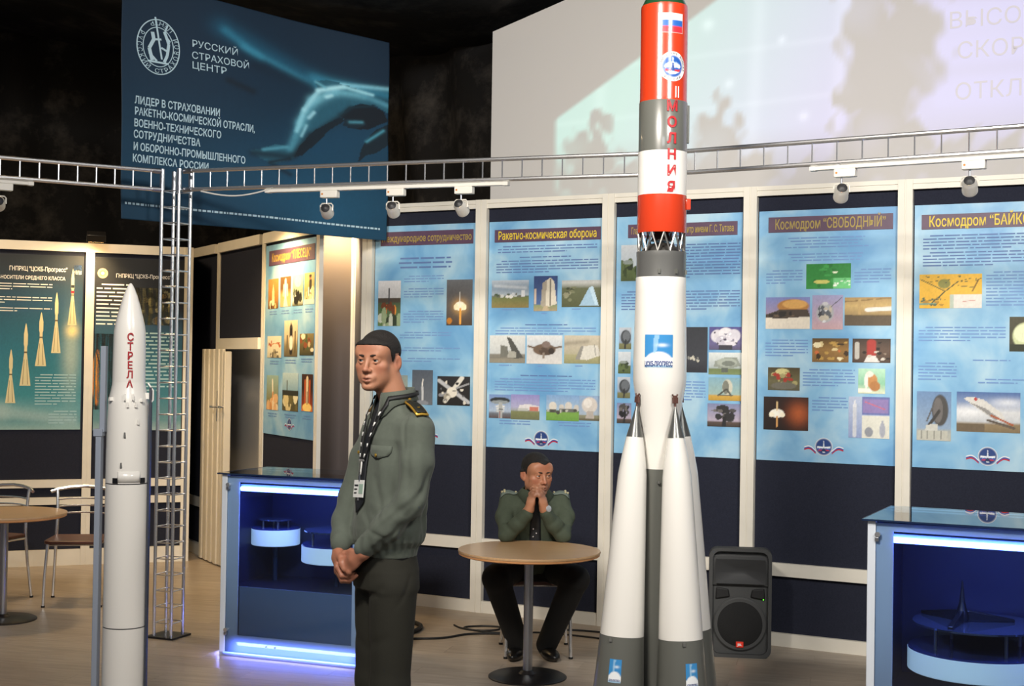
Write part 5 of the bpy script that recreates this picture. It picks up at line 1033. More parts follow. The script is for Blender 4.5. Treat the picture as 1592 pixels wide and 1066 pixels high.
# ------------------------------------------------------------------ people: implicit surfaces
class SDF:
    def __init__(s, lo, hi, h):
        s.lo = np.array(lo, float); s.h = h; s.n = np.ceil((np.array(hi)-s.lo)/h).astype(int)+1
        s.D = np.full(s.n, .3, np.float32); s.T = Matrix.Identity(4)
        s.ax = [s.lo[i]+h*np.arange(s.n[i]) for i in range(3)]
    def P(s, p): return np.array(s.T @ Vector(p))
    def win(s, lo, hi):
        a = np.clip(np.floor((lo-s.lo)/s.h).astype(int), 0, s.n); b = np.clip(np.ceil((hi-s.lo)/s.h).astype(int)+1, 0, s.n)
        sl = tuple(slice(a[i], b[i]) for i in range(3))
        g = np.meshgrid(*[s.ax[i][sl[i]] for i in range(3)], indexing='ij', sparse=True)
        return sl, g
    def mix(s, sl, d, k, sub):
        A = s.D[sl]; d = d.astype(np.float32)
        if sub:
            d = -d; hh = np.maximum(k-np.abs(A-d), 0)/k; s.D[sl] = np.maximum(A, d)+hh*hh*k/4
        else:
            hh = np.maximum(k-np.abs(A-d), 0)/k; s.D[sl] = np.minimum(A, d)-hh*hh*k/4
    def cap(s, a, b, ra, rb=None, k=.015, sub=False):
        rb = ra if rb is None else rb; a, b = s.P(a), s.P(b); m_ = max(ra, rb)+k+.02
        sl, g = s.win(np.minimum(a, b)-m_, np.maximum(a, b)+m_)
        d = b-a; L = max(d @ d, 1e-12); t = np.clip(((g[0]-a[0])*d[0]+(g[1]-a[1])*d[1]+(g[2]-a[2])*d[2])/L, 0, 1)
        D = np.sqrt((g[0]-a[0]-t*d[0])**2+(g[1]-a[1]-t*d[1])**2+(g[2]-a[2]-t*d[2])**2)-(ra+(rb-ra)*t)
        s.mix(sl, D, k, sub); return s
    def chain(s, pts, rs, k=.012):
        for i in range(len(pts)-1): s.cap(pts[i], pts[i+1], rs[i], rs[i+1], k)
    def ell(s, c, r, k=.015, sub=False, rot=None):
        Mx = s.T.to_3x3()
        if rot: Mx = Mx @ Matrix.Rotation(R(rot[0]), 3, 'X') @ Matrix.Rotation(R(rot[1]), 3, 'Y') @ Matrix.Rotation(R(rot[2]), 3, 'Z')
        Mi = np.array(Mx.inverted()); c = s.P(c); m_ = max(r)+k+.02
        sl, g = s.win(c-m_, c+m_); q = [g[i]-c[i] for i in range(3)]
        l = [Mi[i, 0]*q[0]+Mi[i, 1]*q[1]+Mi[i, 2]*q[2] for i in range(3)]
        k0 = np.sqrt(sum((l[i]/r[i])**2 for i in range(3))); k1 = np.sqrt(sum((l[i]/r[i]**2)**2 for i in range(3)))+1e-9
        s.mix(sl, k0*(k0-1)/k1, k, sub); return s
    def loft(s, rows, k=.015, p=2.2):
        # rows: z, cx, cy, rx, ry  (identity transform only)
        rows = sorted(rows); z = [q[0] for q in rows]; A = np.array(rows); m_ = A[:, 3:].max()+abs(A[:, 1:3]).max()+.08
        sl, g = s.win(np.array([-m_, -m_, z[0]-.08]), np.array([m_, m_, z[-1]+.08])); zz = g[2]; zc = np.clip(zz, z[0], z[-1])
        cx, cy, rx, ry = [np.interp(zc, z, A[:, i]) for i in (1, 2, 3, 4)]
        u = np.abs((g[0]-cx)/rx); w_ = np.abs((g[1]-cy)/ry); D = ((u**p+w_**p)**(1/p)-1)*np.minimum(rx, ry)
        dz = np.abs(zz-zc)+0*D; D = np.where(dz > 0, np.sqrt(np.maximum(D, 0)**2+dz**2)+np.minimum(D, 0)*0, D)
        s.mix(sl, D, k, False); return s
    def snap(s, p, it=10):
        p = np.array(p, float); e = s.h
        for _ in range(it):
            d = s.samp(p); g = np.array([s.samp(p+e*np.eye(3)[i])-s.samp(p-e*np.eye(3)[i]) for i in range(3)])/(2*e); n2 = g @ g
            if n2 < 1e-4: break
            st = -d*g/n2; L = np.linalg.norm(st); p = p+st*min(1, .02/max(L, 1e-9))
        return p
    def fold(s, a, b, amp=.007, wd=.014, c=None, n=9):
        # groove (amp>0) or ridge (amp<0) following the surface from a to b
        a, b = np.array(a, float), np.array(b, float); c = (a+b)/2 if c is None else np.array(c, float)
        P_ = [s.snap((1-t)**2*a+2*t*(1-t)*c+t*t*b) for t in np.linspace(0, 1, n)]; A = np.array(P_)
        sl, g = s.win(A.min(0)-wd*3, A.max(0)+wd*3); best = None
        for i in range(n-1):
            p, q = A[i], A[i+1]; d = q-p; L = max(d @ d, 1e-10); t = np.clip(((g[0]-p[0])*d[0]+(g[1]-p[1])*d[1]+(g[2]-p[2])*d[2])/L, 0, 1)
            dd = (g[0]-p[0]-t*d[0])**2+(g[1]-p[1]-t*d[1])**2+(g[2]-p[2]-t*d[2])**2; w_ = np.sin(np.clip((i+t)/(n-1), 0, 1)*PI)**.6
            val = amp*w_*np.exp(-dd/wd**2); best = val if best is None else np.where(np.abs(val) > np.abs(best), val, best)
        s.D[sl] += best.astype(np.float32)
    def on(s, p, off):
        p = s.snap(p); e = s.h; g = np.array([s.samp(p+e*np.eye(3)[i])-s.samp(p-e*np.eye(3)[i]) for i in range(3)]); g /= max(np.linalg.norm(g), 1e-9)
        return tuple(p+g*off)
    def mesh(s):
        D = s.D; S_ = D < 0; n = s.n; c = np.zeros(n-1, np.int8)
        for i in (0, 1):
            for j in (0, 1):
                for k in (0, 1): c += S_[i:n[0]-1+i, j:n[1]-1+j, k:n[2]-1+k]
        I = np.argwhere((c > 0) & (c < 8)); idx = np.full(n-1, -1, np.int64); idx[tuple(I.T)] = np.arange(len(I))
        pos = np.zeros((len(I), 3)); cnt = np.zeros(len(I))
        cr = [(i, j, k) for i in (0, 1) for j in (0, 1) for k in (0, 1)]
        for a in cr:
            for ax in range(3):
                if a[ax]: continue
                b = list(a); b[ax] = 1
                da = D[tuple((I+a).T)]; db = D[tuple((I+b).T)]; mk = (da < 0) != (db < 0)
                t = np.where(mk, da/np.where(mk, da-db, 1), 0); p = np.array(a, float)[None].repeat(len(I), 0); p[:, ax] += t
                pos += p*mk[:, None]; cnt += mk
        v = s.lo+(I+pos/cnt[:, None])*s.h; F_ = []
        for ax in range(3):
            o1, o2 = (ax+1) % 3, (ax+2) % 3; sa = [slice(None)]*3; sb = [slice(None)]*3; sa[ax] = slice(0, n[ax]-1); sb[ax] = slice(1, n[ax])
            d = S_[tuple(sa)] != S_[tuple(sb)]; E_ = np.argwhere(d); E_ = E_[(E_[:, o1] > 0) & (E_[:, o2] > 0) & (E_[:, o1] < n[o1]-1) & (E_[:, o2] < n[o2]-1)]
            e1 = np.zeros(3, int); e1[o1] = 1; e2 = np.zeros(3, int); e2[o2] = 1
            q = [idx[tuple((E_-x).T)] for x in (0*e1, e1, e1+e2, e2)]
            ins = S_[tuple(E_.T)]; Q = np.stack(q, -1); Q[~ins] = Q[~ins][:, ::-1]; F_.append(Q)
        return v, np.concatenate(F_)
    def samp(s, p):
        q = (np.array(p)-s.lo)/s.h; i = np.clip(np.floor(q).astype(int), 0, s.n-2); t = q-i; r = 0
        for a in (0, 1):
            for b in (0, 1):
                for c in (0, 1): r += s.D[i[0]+a, i[1]+b, i[2]+c]*(t[0] if a else 1-t[0])*(t[1] if b else 1-t[1])*(t[2] if c else 1-t[2])
        return float(r)
    def hit(s, p, d, off=.0, tmax=.6):
        # march from p along d to the surface, then step back by off
        p = np.array(p, float); d = np.array(d, float); t = 0
        while t < tmax:
            v = s.samp(p+d*t)
            if v < 0.0005: break
            t += min(max(v*.7, .001), .008)
        return p+d*(t-off)
def smesh(name, sdf, mt, parent, cols=None, smooth_it=2):
    v, f = sdf.mesh(); me = bpy.data.meshes.new(name); me.vertices.add(len(v)); me.vertices.foreach_set('co', v.astype(np.float32).ravel())
    me.loops.add(len(f)*4); me.loops.foreach_set('vertex_index', f.astype(np.int32).ravel()); me.polygons.add(len(f)); me.polygons.foreach_set('loop_start', np.arange(0, len(f)*4, 4, dtype=np.int32))
    me.update(calc_edges=True); me.validate(); me.polygons.foreach_set('use_smooth', [True]*len(me.polygons)); me.materials.append(mt)
    if cols is not None:
        a = me.color_attributes.new('Col', 'FLOAT_COLOR', 'POINT'); c4 = np.ones((len(v), 4), np.float32); c4[:, :3] = cols(v); a.data.foreach_set('color', c4.ravel())
    o = link(name, me, parent)
    if smooth_it: m_ = o.modifiers.new('smooth', 'SMOOTH'); m_.factor = .5; m_.iterations = smooth_it
    return o
def skin_mat():
    M = mat('skin', attr=True, rough=.5); b = M.node_tree.nodes['Principled BSDF']; b.inputs['Subsurface Weight'].default_value = .12; b.inputs['Subsurface Radius'].default_value = (.012, .005, .003); b.inputs['Subsurface Scale'].default_value = .6
    return M
SKIN = skin_mat()
HAIR = mat('dark_hair', '#17120e', .75, bump=.5, bscale=260, var=.3, scale=200)
EYEW = mat('eye_white', '#b4ada4', .25); IRIS = mat('iris_grey', '#3f4a4c', .2); PUP = mat('pupil', '#0a0a0a', .1)
BROW = mat('eyebrow', '#2a1d15', .8)
LIPM = None
def head(s, T, wide=1.0, fat=0.0):
    """head in head-local metres: eye line z=0, face towards -Y"""
    s.T = T; w_ = wide
    s.ell((0, .018, .038), (.074*w_, .094, .079), .01)
    s.ell((0, -.012, -.015), (.066*w_, .078, .085), .02)
    s.ell((0, -.032, -.055), (.052*w_+fat, .055, .062), .02)
    for q in (-1, 1):
        s.cap((q*.054*w_, .0, -.035), (q*.046*w_, -.01, -.066), .017+fat*.4, .017+fat*.4, .02); s.cap((q*.046*w_, -.01, -.066), (q*.014, -.078, -.098), .017+fat*.5, .015, .02)
        s.ell((q*.043*w_, -.058, -.022), (.024, .022, .018), .02); s.ell((q*.040*w_, -.042, -.052), (.024, .030, .034), .02)
    s.ell((0, -.082, -.098), (.021, .016, .016), .016)
    s.cap((-.034, -.082, .019), (.034, -.082, .019), .011, .011, .012)
    s.ell((0, -.072, .05), (.052*w_, .024, .036), .02)
    for q in (-1, 1): s.ell((q*.050*w_, -.045, .034), (.022, .036, .036), .02)
    for q in (-1, 1): s.ell((q*.031, -.098, -.001), (.0165, .017, .0115), .010, True)
    for q in (-1, 1):
        s.cap((q*.018, -.0845, .005), (q*.032, -.0905, .0085), .0038, .0042, .005); s.cap((q*.032, -.0905, .0085), (q*.047, -.080, .004), .0042, .003, .005)
        s.cap((q*.018, -.0845, -.005), (q*.032, -.088, -.008), .003, .0034, .006); s.cap((q*.032, -.088, -.008), (q*.046, -.080, -.003), .0032, .003, .006)
    s.cap((0, -.088, .014), (0, -.108, -.031), .0075, .0095, .012); s.ell((0, -.112, -.036), (.0105, .0105, .009), .008)
    for q in (-1, 1): s.ell((q*.0125, -.099, -.039), (.0085, .010, .0075), .007)
    for q in (-1, 1): s.ell((q*.0065, -.107, -.0465), (.0035, .005, .003), .003, True)
    s.ell((0, -.086, -.066), (.03, .016, .02), .014)
    s.cap((-.019, -.094, -.0685), (0, -.1015, -.0655), .0045, .006, .006); s.cap((0, -.1015, -.0655), (.019, -.094, -.0685), .006, .0045, .006)
    s.cap((-.017, -.094, -.076), (0, -.1005, -.0785), .005, .0075, .006); s.cap((0, -.1005, -.0785), (.017, -.094, -.076), .0075, .005, .006)
    s.cap((-.024, -.100, -.0715), (.024, -.100, -.0715), .0022, None, .003, True); s.ell((0, -.105, -.0718), (.014, .004, .0018), .003, True)
    s.ell((0, -.1, -.0905), (.014, .007, .004), .008, True)
    for q in (-1, 1):
        s.ell((q*.076*w_, .018, -.010), (.010, .021, .032), .006, False, (-12, 0, q*-22)); s.ell((q*.086*w_, .012, -.006), (.007, .011, .017), .006, True, (-12, 0, q*-22)); s.ell((q*.075*w_, .006, -.034), (.007, .010, .011), .006)
    s.T = Matrix.Identity(4)
def head_cols(T, base, base2, stub=None):
    Ti = np.array(T.inverted()); b0 = np.array(lin(base)); red = np.array(lin(base2)); lip = np.array(lin('#8a5446')); st_ = np.array(lin(stub or base))
    def fn(v):
        p = v @ Ti[:3, :3].T+Ti[:3, 3]; x, y, z = p.T; C = np.repeat(b0[None], len(v), 0)
        def mixc(A, c):
            nonlocal C; C = C*(1-A[:, None])+c*A[:, None]
        g = lambda cx, cy, cz, r: np.exp(-(((np.abs(x)-cx)/r)**2+((y-cy)/r)**2+((z-cz)/r)**2))
        mixc(.5*g(.045, -.07, -.03, .022), red); mixc(.55*g(0, -.11, -.036, .016), red); mixc(.5*g(.076, .018, -.01, .03), red); mixc(.4*g(.0, -.08, .06, .04), red)
        if stub: mixc(np.clip(.45*np.exp(-((z+.085)/.03)**2)*(y < -.01)*(z > -.13), 0, 1), st_)
        L = np.exp(-((x/.019)**4+((z+.0718)/.0095)**4))*(y < -.088)*(z > -.09); mixc(np.clip(L*.75, 0, 1), lip)
        far = (z < -.2); mixc(far*.35, red)
        return C
    return fn
def head_extras(parent, T, hairfn, wide=1.0, gaze=(0, 0)):
    def em(mb, name, mt):
        mb.v = [tuple(T @ Vector(p)) for p in mb.v]; return mb.build(name, mt, parent, ang=60)
    def sph(c, r, d, n=16, m=10, a1=PI): # cap around direction d
        d = Vector(d).normalized(); u = d.orthogonal().normalized(); w_ = d.cross(u); v = [Vector(c)+d*r]; f = []
        for i in range(1, m+1):
            a = a1*i/m
            for j in range(n): b = 2*PI*j/n; v.append(Vector(c)+(d*math.cos(a)+(u*math.cos(b)+w_*math.sin(b))*math.sin(a))*r)
        for j in range(n): f.append((0, 1+j, 1+(j+1) % n))
        for i in range(m-1):
            for j in range(n): a, b = 1+i*n+j, 1+i*n+(j+1) % n; f.append((a, a+n, b+n, b))
        mb = MB(); mb.add(v, f); return mb
    for q in (-1, 1):
        c = (q*.0315, -.0775, .0005); d = (gaze[0], -1, gaze[1])
        e = em(sph(c, .0118, d), 'eyeball', EYEW); k = em(sph(c, .0121, d, a1=.6, m=3), 'iris', IRIS); k2 = em(sph(c, .01225, d, a1=.24, m=2), 'pupil', PUP)
        em(MB().tube([(q*.013, -.0955, .0185), (q*.022, -.0955, .0205), (q*.034, -.0915, .0215), (q*.046, -.082, .0185), (q*.052, -.074, .014)], [.0025, .0038, .0036, .0028, .0014], 8), 'eyebrow', BROW)
    hs = SDF((-.14, -.16, -.14), (.14, .16, .17), .004)
    head(hs, Matrix.Identity(4), wide); hs.D -= np.float32(.0045)
    g = np.meshgrid(*hs.ax, indexing='ij', sparse=True); hs.D = np.maximum(hs.D, hairfn(*g)).astype(np.float32)
    v, f = hs.mesh(); v = v @ np.array(T.to_3x3()).T+np.array(T.translation)
    me = mkmesh('hair', v, f, HAIR, True, 0); o = link('hair', me, parent); m_ = o.modifiers.new('smooth', 'SMOOTH'); m_.iterations = 2
    return o
def hand(s, T, side, curl, thumb, spread=.0, rr=1.0):
    """palm along -Z from the wrist at the origin, back of hand towards -Y, thumb on +X*side"""
    s.T = T
    s.ell((0, 0, -.045), (.036, .0145, .050), .012); s.cap((0, .002, .01), (0, 0, -.03), .024, .026, .015)
    L = [(.026, .040, .026, .020), (.009, .045, .029, .022), (-.009, .042, .027, .021), (-.026, .033, .021, .018)]
    for i, (x0, l1, l2, l3) in enumerate(L):
        p = Vector((side*x0, .001, -.083 if i in (1, 2) else -.077)); a = 0; pts = [p.copy()]; sp = side*x0*spread*8
        for l, c in zip((l1, l2, l3), curl):
            a += R(c); p = p+Vector((math.sin(sp*.3)*l*.6, math.sin(a)*l, -math.cos(a)*l)); pts.append(p.copy())
        s.chain(pts, [.0098*rr, .009*rr, .0082*rr, .0068*rr], .005)
        s.ell(tuple(pts[0]), (.011, .011, .012), .008)
    pts = [Vector((side*.022, .004, -.022)), Vector((side*.042, .012, -.045))]
    p = pts[-1].copy(); d = Vector((side*math.sin(R(thumb[0])), math.sin(R(thumb[1])), -math.cos(R(thumb[0])))).normalized()
    pts.append(p+d*.032); d2 = (d+Vector((-side*.35, .25, -.1))).normalized(); pts.append(pts[-1]+d2*.026)
    s.chain([tuple(q) for q in pts], [.0145, .0125, .0105, .0085], .010)
    s.T = Matrix.Identity(4)
def frame(o, down, back):
    """matrix with -Z along 'down' and -Y along 'back' (direction the back of the hand faces)"""
    z = -Vector(down).normalized(); y = -Vector(back); y = (y-z*y.dot(z)).normalized(); x = y.cross(z)
    M = Matrix.Identity(4)
    for i in range(3): M[i][0], M[i][1], M[i][2], M[i][3] = x[i], y[i], z[i], o[i]
    return M
def strip(name, parent, pts, mt, thick=.0025):
    """pts: rows of 3-D points -> thin surface"""
    n = len(pts[0]); v = [p for r in pts for p in r]; f = []
    for i in range(len(pts)-1):
        for j in range(n-1): a = i*n+j; f.append((a, a+1, a+n+1, a+n))
    o = link(name, mkmesh(name, v, f, mt, True, 50), parent); m_ = o.modifiers.new('thick', 'SOLIDIFY'); m_.thickness = thick; m_.offset = 0
    return o
SHIRT = mat('shirt_cloth', '#555c52', .85, var=.05, scale=60, bump=.12, bscale=500, sheen=.1)
SHIRT2 = mat('uniform_cloth', '#3f4839', .85, var=.06, scale=60, bump=.12, bscale=500)
TROU = mat('trouser_cloth', '#24231a', .85, var=.12, scale=300, bump=.1, bscale=500)
TROU2 = mat('dark_trousers', '#121110', .9); SHOE = mat('black_leather', '#0e0d0d', .35)
TIE = mat('tie_cloth', '#15181d', .6); GOLD = mat('gold_trim', '#c8a040', .35, .7); LANY = mat('lanyard_black', '#131416', .6); WHT = mat('print_white', '#e8e8e4', .5)

# ---- standing young man ------------------------------------------------------------
MRZ = R(-60)
man = thing('person', 'standing young man in green-grey uniform shirt, dark tie and lanyard, hands clasped', 'person', (-.434, 5.3, 0), MRZ, 'people')
HT = Matrix.Translation((-.028, -.072, 1.722)) @ Matrix.Rotation(R(39), 4, 'Z') @ Matrix.Rotation(R(1), 4, 'X') @ Matrix.Scale(.97, 4)
bs = SDF((-.36, -.38, -.01), (.36, .26, 1.87), .004)
bs.loft([(.9, 0, -.03, .12, .09), (1.0, 0, -.035, .11, .08), (1.2, 0, -.02, .12, .085), (1.4, 0, 0, .145, .09), (1.48, 0, .005, .13, .075), (1.54, 0, .005, .08, .06)], .03)
bs.cap((0, .004, 1.52), (-.014, -.044, 1.66), .057, .055, .03)
for q in (-1, 1): bs.chain([(q*.07, -.04, .9), (q*.07, -.045, .5), (q*.075, -.02, .08)], [.065, .045, .035], .02)
for q, el, wr in ((1, (.2, -.035, 1.205), (.088, -.17, 1.01)), (-1, (-.2, -.095, 1.185), (-.085, -.19, 1.005))):
    bs.chain([(q*.15, 0, 1.45), (q*.19, -.01 if q > 0 else -.04, 1.33), el, wr], [.04, .038, .034, .027], .02)
head(bs, HT)
LH = frame((.078, -.182, 1.0), (-.72, -.35, -.6), (.35, -.8, .2)); hand(bs, LH, -1, (35, 50, 30), (20, -10))
RH = frame((-.078, -.2, 1.0), (.36, -.22, -.75), (-.45, -.85, .1)); hand(bs, RH, 1, (30, 60, 40), (25, 10))
fn = head_cols(HT, '#b07c60', '#a85e4a')
smesh('body', bs, SKIN, man, fn, 1)
def yhair(x, y, z):
    zh = np.interp(y, [-.12, -.08, -.06, -.045, -.035, -.012, -.004, .0, .036, .05, .075, .12], [.062, .060, .057, .046, .022, -.006, .006, .028, .030, -.02, -.048, -.06]); return zh-z
head_extras(man, HT, yhair, 1.0, (-.15, .02))
ss = SDF((-.38, -.38, .95), (.38, .28, 1.66), .005)
ss.loft([(.985, 0, -.036, .136, .106), (1.02, 0, -.036, .142, .112), (1.045, 0, -.034, .160, .128), (1.09, 0, -.03, .166, .134), (1.2, 0, -.018, .164, .128), (1.33, 0, -.008, .178, .124), (1.43, 0, 0, .185, .116), (1.49, 0, .005, .165, .10), (1.535, 0, .006, .12, .085), (1.565, 0, .002, .082, .072), (1.585, 0, -.004, .069, .064)], .02)
for q, el, wr in ((1, (.2, -.035, 1.205), (.085, -.17, 1.025)), (-1, (-.2, -.095, 1.185), (-.082, -.19, 1.025))):
    ss.chain([(q*.168, .005, 1.468), ((q*.19), -.008 if q > 0 else -.04, 1.34), el], [.064, .060, .055], .03); ss.chain([el, ((el[0]+wr[0])/2, (el[1]+wr[1])/2-.005, (el[2]+wr[2])/2-.01), wr], [.054, .050, .039], .02)
# creases
for a, b, am, wd in (((.21, -.05, 1.44), (.24, -.07, 1.22), .007, .012), ((.24, -.02, 1.42), (.27, -.03, 1.2), -.006, .014), ((.16, -.09, 1.42), (.19, -.09, 1.2), .008, .012), ((.27, .03, 1.33), (.22, -.07, 1.15), .009, .012), ((.28, .0, 1.26), (.17, -.13, 1.12), .007, .012),
        ((.2, -.1, 1.17), (.12, -.19, 1.06), -.006, .014), ((.23, -.07, 1.12), (.12, -.16, 1.03), .007, .010), ((.10, -.13, 1.42), (.14, -.13, 1.13), -.005, .022), ((.08, -.14, 1.30), (.16, -.11, 1.08), .006, .014), ((.03, -.14, 1.16), (.13, -.14, 1.06), .005, .014),
        ((.14, .07, 1.42), (.10, .13, 1.08), .008, .016), ((.18, .05, 1.36), (.165, .08, 1.06), .009, .013), ((.06, .12, 1.4), (.05, .14, 1.08), .006, .018), ((.2, .06, 1.25), (.14, .11, 1.05), -.006, .012), ((-.24, -.05, 1.36), (-.27, -.1, 1.2), .006, .012), ((-.28, -.07, 1.22), (-.19, -.15, 1.12), .007, .011), ((-.22, -.11, 1.14), (-.13, -.19, 1.06), .006, .010),
        ((.165, -.04, 1.53), (.2, -.05, 1.36), .005, .008), ((-.10, -.13, 1.4), (-.13, -.12, 1.1), .005, .02), ((-.05, -.14, 1.14), (-.14, -.12, 1.06), .005, .014), ((.20, -.08, 1.10), (.07, -.17, 1.08), .005, .009)): ss.fold(a, b, am, wd)
g = np.meshgrid(*ss.ax, indexing='ij', sparse=True); an = np.arctan2(g[1], g[0])
ss.D += (.0035*np.sin(an*34)*np.exp(-((g[2]-1.035)/.035)**2)+.002*np.sin(g[2]*70+g[0]*30)*np.exp(-((g[2]-1.14)/.05)**2)+.0015*np.sin(g[0]*55+g[2]*38+3*np.sin(g[1]*20))).astype(np.float32)
smesh('shirt', ss, SHIRT, man, None, 2)
ts_ = SDF((-.26, -.22, .0), (.26, .22, 1.04), .006)
ts_.loft([(.86, 0, -.036, .145, .116), (.93, 0, -.037, .146, .116), (.99, 0, -.036, .134, .104), (1.02, 0, -.036, .132, .102)], .03)
for q in (-1, 1): ts_.chain([(q*.066, -.038, .87), (q*.068, -.046, .5), (q*.072, -.02, .06)], [.092, .074, .068], .02)
for q in (-1, 1):
    ts_.fold((q*.07, -.13, .96), (q*.07, -.09, .2), -.004, .007, n=14)
    ts_.fold((q*.145, .0, .93), (q*.13, -.06, .80), .005, .008); ts_.fold((q*.02, -.10, .84), (q*.12, -.09, .88), .005, .014); ts_.fold((q*.03, -.08, .62), (q*.1, -.06, .7), .004, .02)
smesh('trousers', ts_, TROU, man)
bel = MB(); bel.lathe([(1, 0), (1, .03)], 48, cap=False); bel.v = [(x*.1365, y*.1065-.036, .975+z) for x, y, z in bel.v]; bel.build('belt', SHOE, man)
for q in (-1, 1):
    sh = SDF((-.08, -.22, -.01), (.08, .12, .12), .006); sh.ell((0, -.08, .03), (.048, .12, .035), .01); sh.ell((0, .03, .045), (.04, .06, .05), .02); sh.D = np.maximum(sh.D, -sh.ax[2][None, None, :]).astype(np.float32)
    o = smesh('shoe', sh, SHOE, man); o.location = (q*.075, -.035, 0); o.rotation_euler = (0, 0, R(q*8))
# collar
def collar(parent, cy, zt, r, mt, tip=.055, sdf=None):
    n = 30; inn = []; mid = []; out = []
    for i in range(n+1):
        a = R(-75+330*i/n)-PI/2+R(60)  # start front-right, around the back
        a = -PI/2+R(14)+(2*PI-R(28))*i/n; f_ = math.exp(-(min(i, n-i)/3.2)**2)
        cx, sy = math.cos(a), math.sin(a); b = (1+sy)/2
        inn.append((r*cx, cy+r*sy, zt-.022*(1-b)-.004)); mid.append(((r+.006)*cx, cy+(r+.006)*sy, zt-.022*(1-b)+.004))
        out.append(((r+.030+.012*f_)*cx*(1+.25*f_), cy+(r+.028+.02*f_)*sy, zt-.035-.03*(1-b)-tip*.75*f_))
        if sdf is not None: out[-1] = sdf.on(out[-1], .007)
    return strip('collar', parent, [inn, mid, out], mt, .004)
collar(man, -.010, 1.616, .066, SHIRT, .055, ss)
fy = lambda x, z, off=.004: ss.hit((x, -.33, z), (0, 1, 0), off)
def front_strip(name, parent, rows, mt, off=.005, n=5, F=fy, thick=.003):
    pts = []
    for z, xc, hw in rows: pts.append([tuple(F(xc+hw*(2*j/(n-1)-1), z, off)) for j in range(n)])
    return strip(name, parent, pts, mt, thick)
zz = np.linspace(1.565, 1.19, 24)
tie = front_strip('tie', man, [(z, 0, np.interp(z, [1.15, 1.19, 1.22, 1.535, 1.545, 1.565], [.004, .034, .036, .017, .02, .016])) for z in zz]+[(1.17, 0, .018), (1.148, 0, .002)], TIE, .008)
MB().box(-.004, .004, -.004, .0, -.006, .006).build('tie_pin', CHROME, man, tuple(fy(0, 1.2, .012)))
for q in (-1, 1):
    x0 = q*.088; zt = 1.405
    front_strip('pocket_flap', man, [(zt, x0, .052), (zt-.022, x0, .052), (zt-.036, x0, .045), (zt-.048, x0, .012)], SHIRT, .005, 9)
    p = fy(x0, zt-.036, .010); MB().lathe([(.0065, 0), (.0065, .003), (.003, .005)], 14).build('button', GOLD, man, tuple(p), (R(90), 0, 0))
    # epaulette on the shoulder
    top = lambda x, y, off: ss.hit((x, y, 1.64), (0, 0, -1), off)
    def epa(hw, off, x_a=.088, x_b=.216):
        rows = []; A_ = top(q*x_a, .0, .004); B_ = top(q*x_b, .0, .006)
        for i in range(9):
            t = i/8; h2 = hw*(.45 if i == 0 else .8 if i == 1 else 1); c = A_*(1-t)+B_*t
            rows.append([(c[0], .0+h2*(2*j/4-1), c[2]+off+.010*math.sin(PI*t)-.10*abs(h2*(2*j/4-1))) for j in range(5)])
        return rows
    strip('epaulette', man, epa(.026, .008), GOLD, .005); strip('epaulette_field', man, epa(.0195, .0115, .094, .211), mat('epaulette_dark', '#14170f', .7), .004)
    p = np.array(epa(.0, .0155)[1][2]); MB().lathe([(.006, 0), (.006, .004), (.002, .007)], 12).build('button', GOLD, man, tuple(p))
    p = np.array(epa(.0, .0145)[6][2]); MB().lathe([(.007, 0), (.007, .003)], 3).build('badge_letter', GOLD, man, tuple(p))
# lanyard
def ribbon(parent, path, hw, off, name, mt):
    pts = []
    for (x, z, dx) in path:
        pts.append([tuple(fy(x-hw, z, off)), tuple(fy(x+hw, z, off))])
    return strip(name, parent, pts, mt, .002)
for q in (-1, 1):
    path = [(q*(.066-.054*t), 1.555-(1.555-1.345)*t, 0) for t in np.linspace(0, 1, 16)]
    b = []
    for a in (100, 75, 50, 25, 0, -22, -42):
        sn, cs_ = math.sin(R(a)), math.cos(R(a)); R_ = .066+.024; b.append((q*R_*cs_, -.010+R_*sn, 1.616-.014-.026*(1-sn)/2))
    pts = [[(p[0]-.004, p[1], p[2]+q*.007), (p[0]+.004, p[1], p[2]-q*.007)] for p in b]
    for (x, z, _) in path:
        off = .025 if abs(x) > .055 else .02 if abs(x) > .046 else .015
        pts.append([tuple(fy(x-.008, z, off)), tuple(fy(x+.008, z, off))])
    strip('lanyard', man, pts, LANY, .002)
    LO = lambda x: .0285 if abs(x) > .054 else .0245 if abs(x) > .044 else .0185
    for k in range(5):
        t = .12+k*.19; seg = []
        for tt in (t, t+.07): x = q*(.066-.054*tt); z = 1.555-.21*tt; seg.append([tuple(fy(x-.004, z, LO(x))), tuple(fy(x+.004, z, LO(x)))])
        strip('lanyard_print', man, seg, WHT, .001)
p = fy(0, 1.345, .016); MB().tube([(-.018, 0, 0), (.018, 0, 0)], .004, 8).build('lanyard_clip', CHROME, man, tuple(p))
pts = [[tuple(fy(-.006, z, .014)), tuple(fy(.006, z, .014))] for z in np.linspace(1.34, 1.29, 5)]; strip('lanyard', man, pts, WHT, .002)
p = fy(0, 1.29, .016); MB().tube([(0, 0, 0), (0, 0, -.025)], .004, 8).build('badge_clip', STEEL, man, tuple(p))
p = fy(0, 1.235, .016); pb = fy(0, 1.235, .0165)
bd = MB().box(-.045, .045, -.0012, .0012, -.03, .035).build('badge_card', WHT, man, tuple(p), (R(-6), R(-4), 0))
MB().box(-.038, -.005, -.0022, -.0010, .012, .018).box(-.038, -.012, -.0022, -.001, -.002, .003).box(-.038, -.015, -.0022, -.001, -.016, -.011).build('badge_print', BLACKM, bd)
MB().box(.004, .04, -.0022, -.001, -.016, .02).build('badge_photo', mat('badge_green', '#9fb8a8', .5), bd)

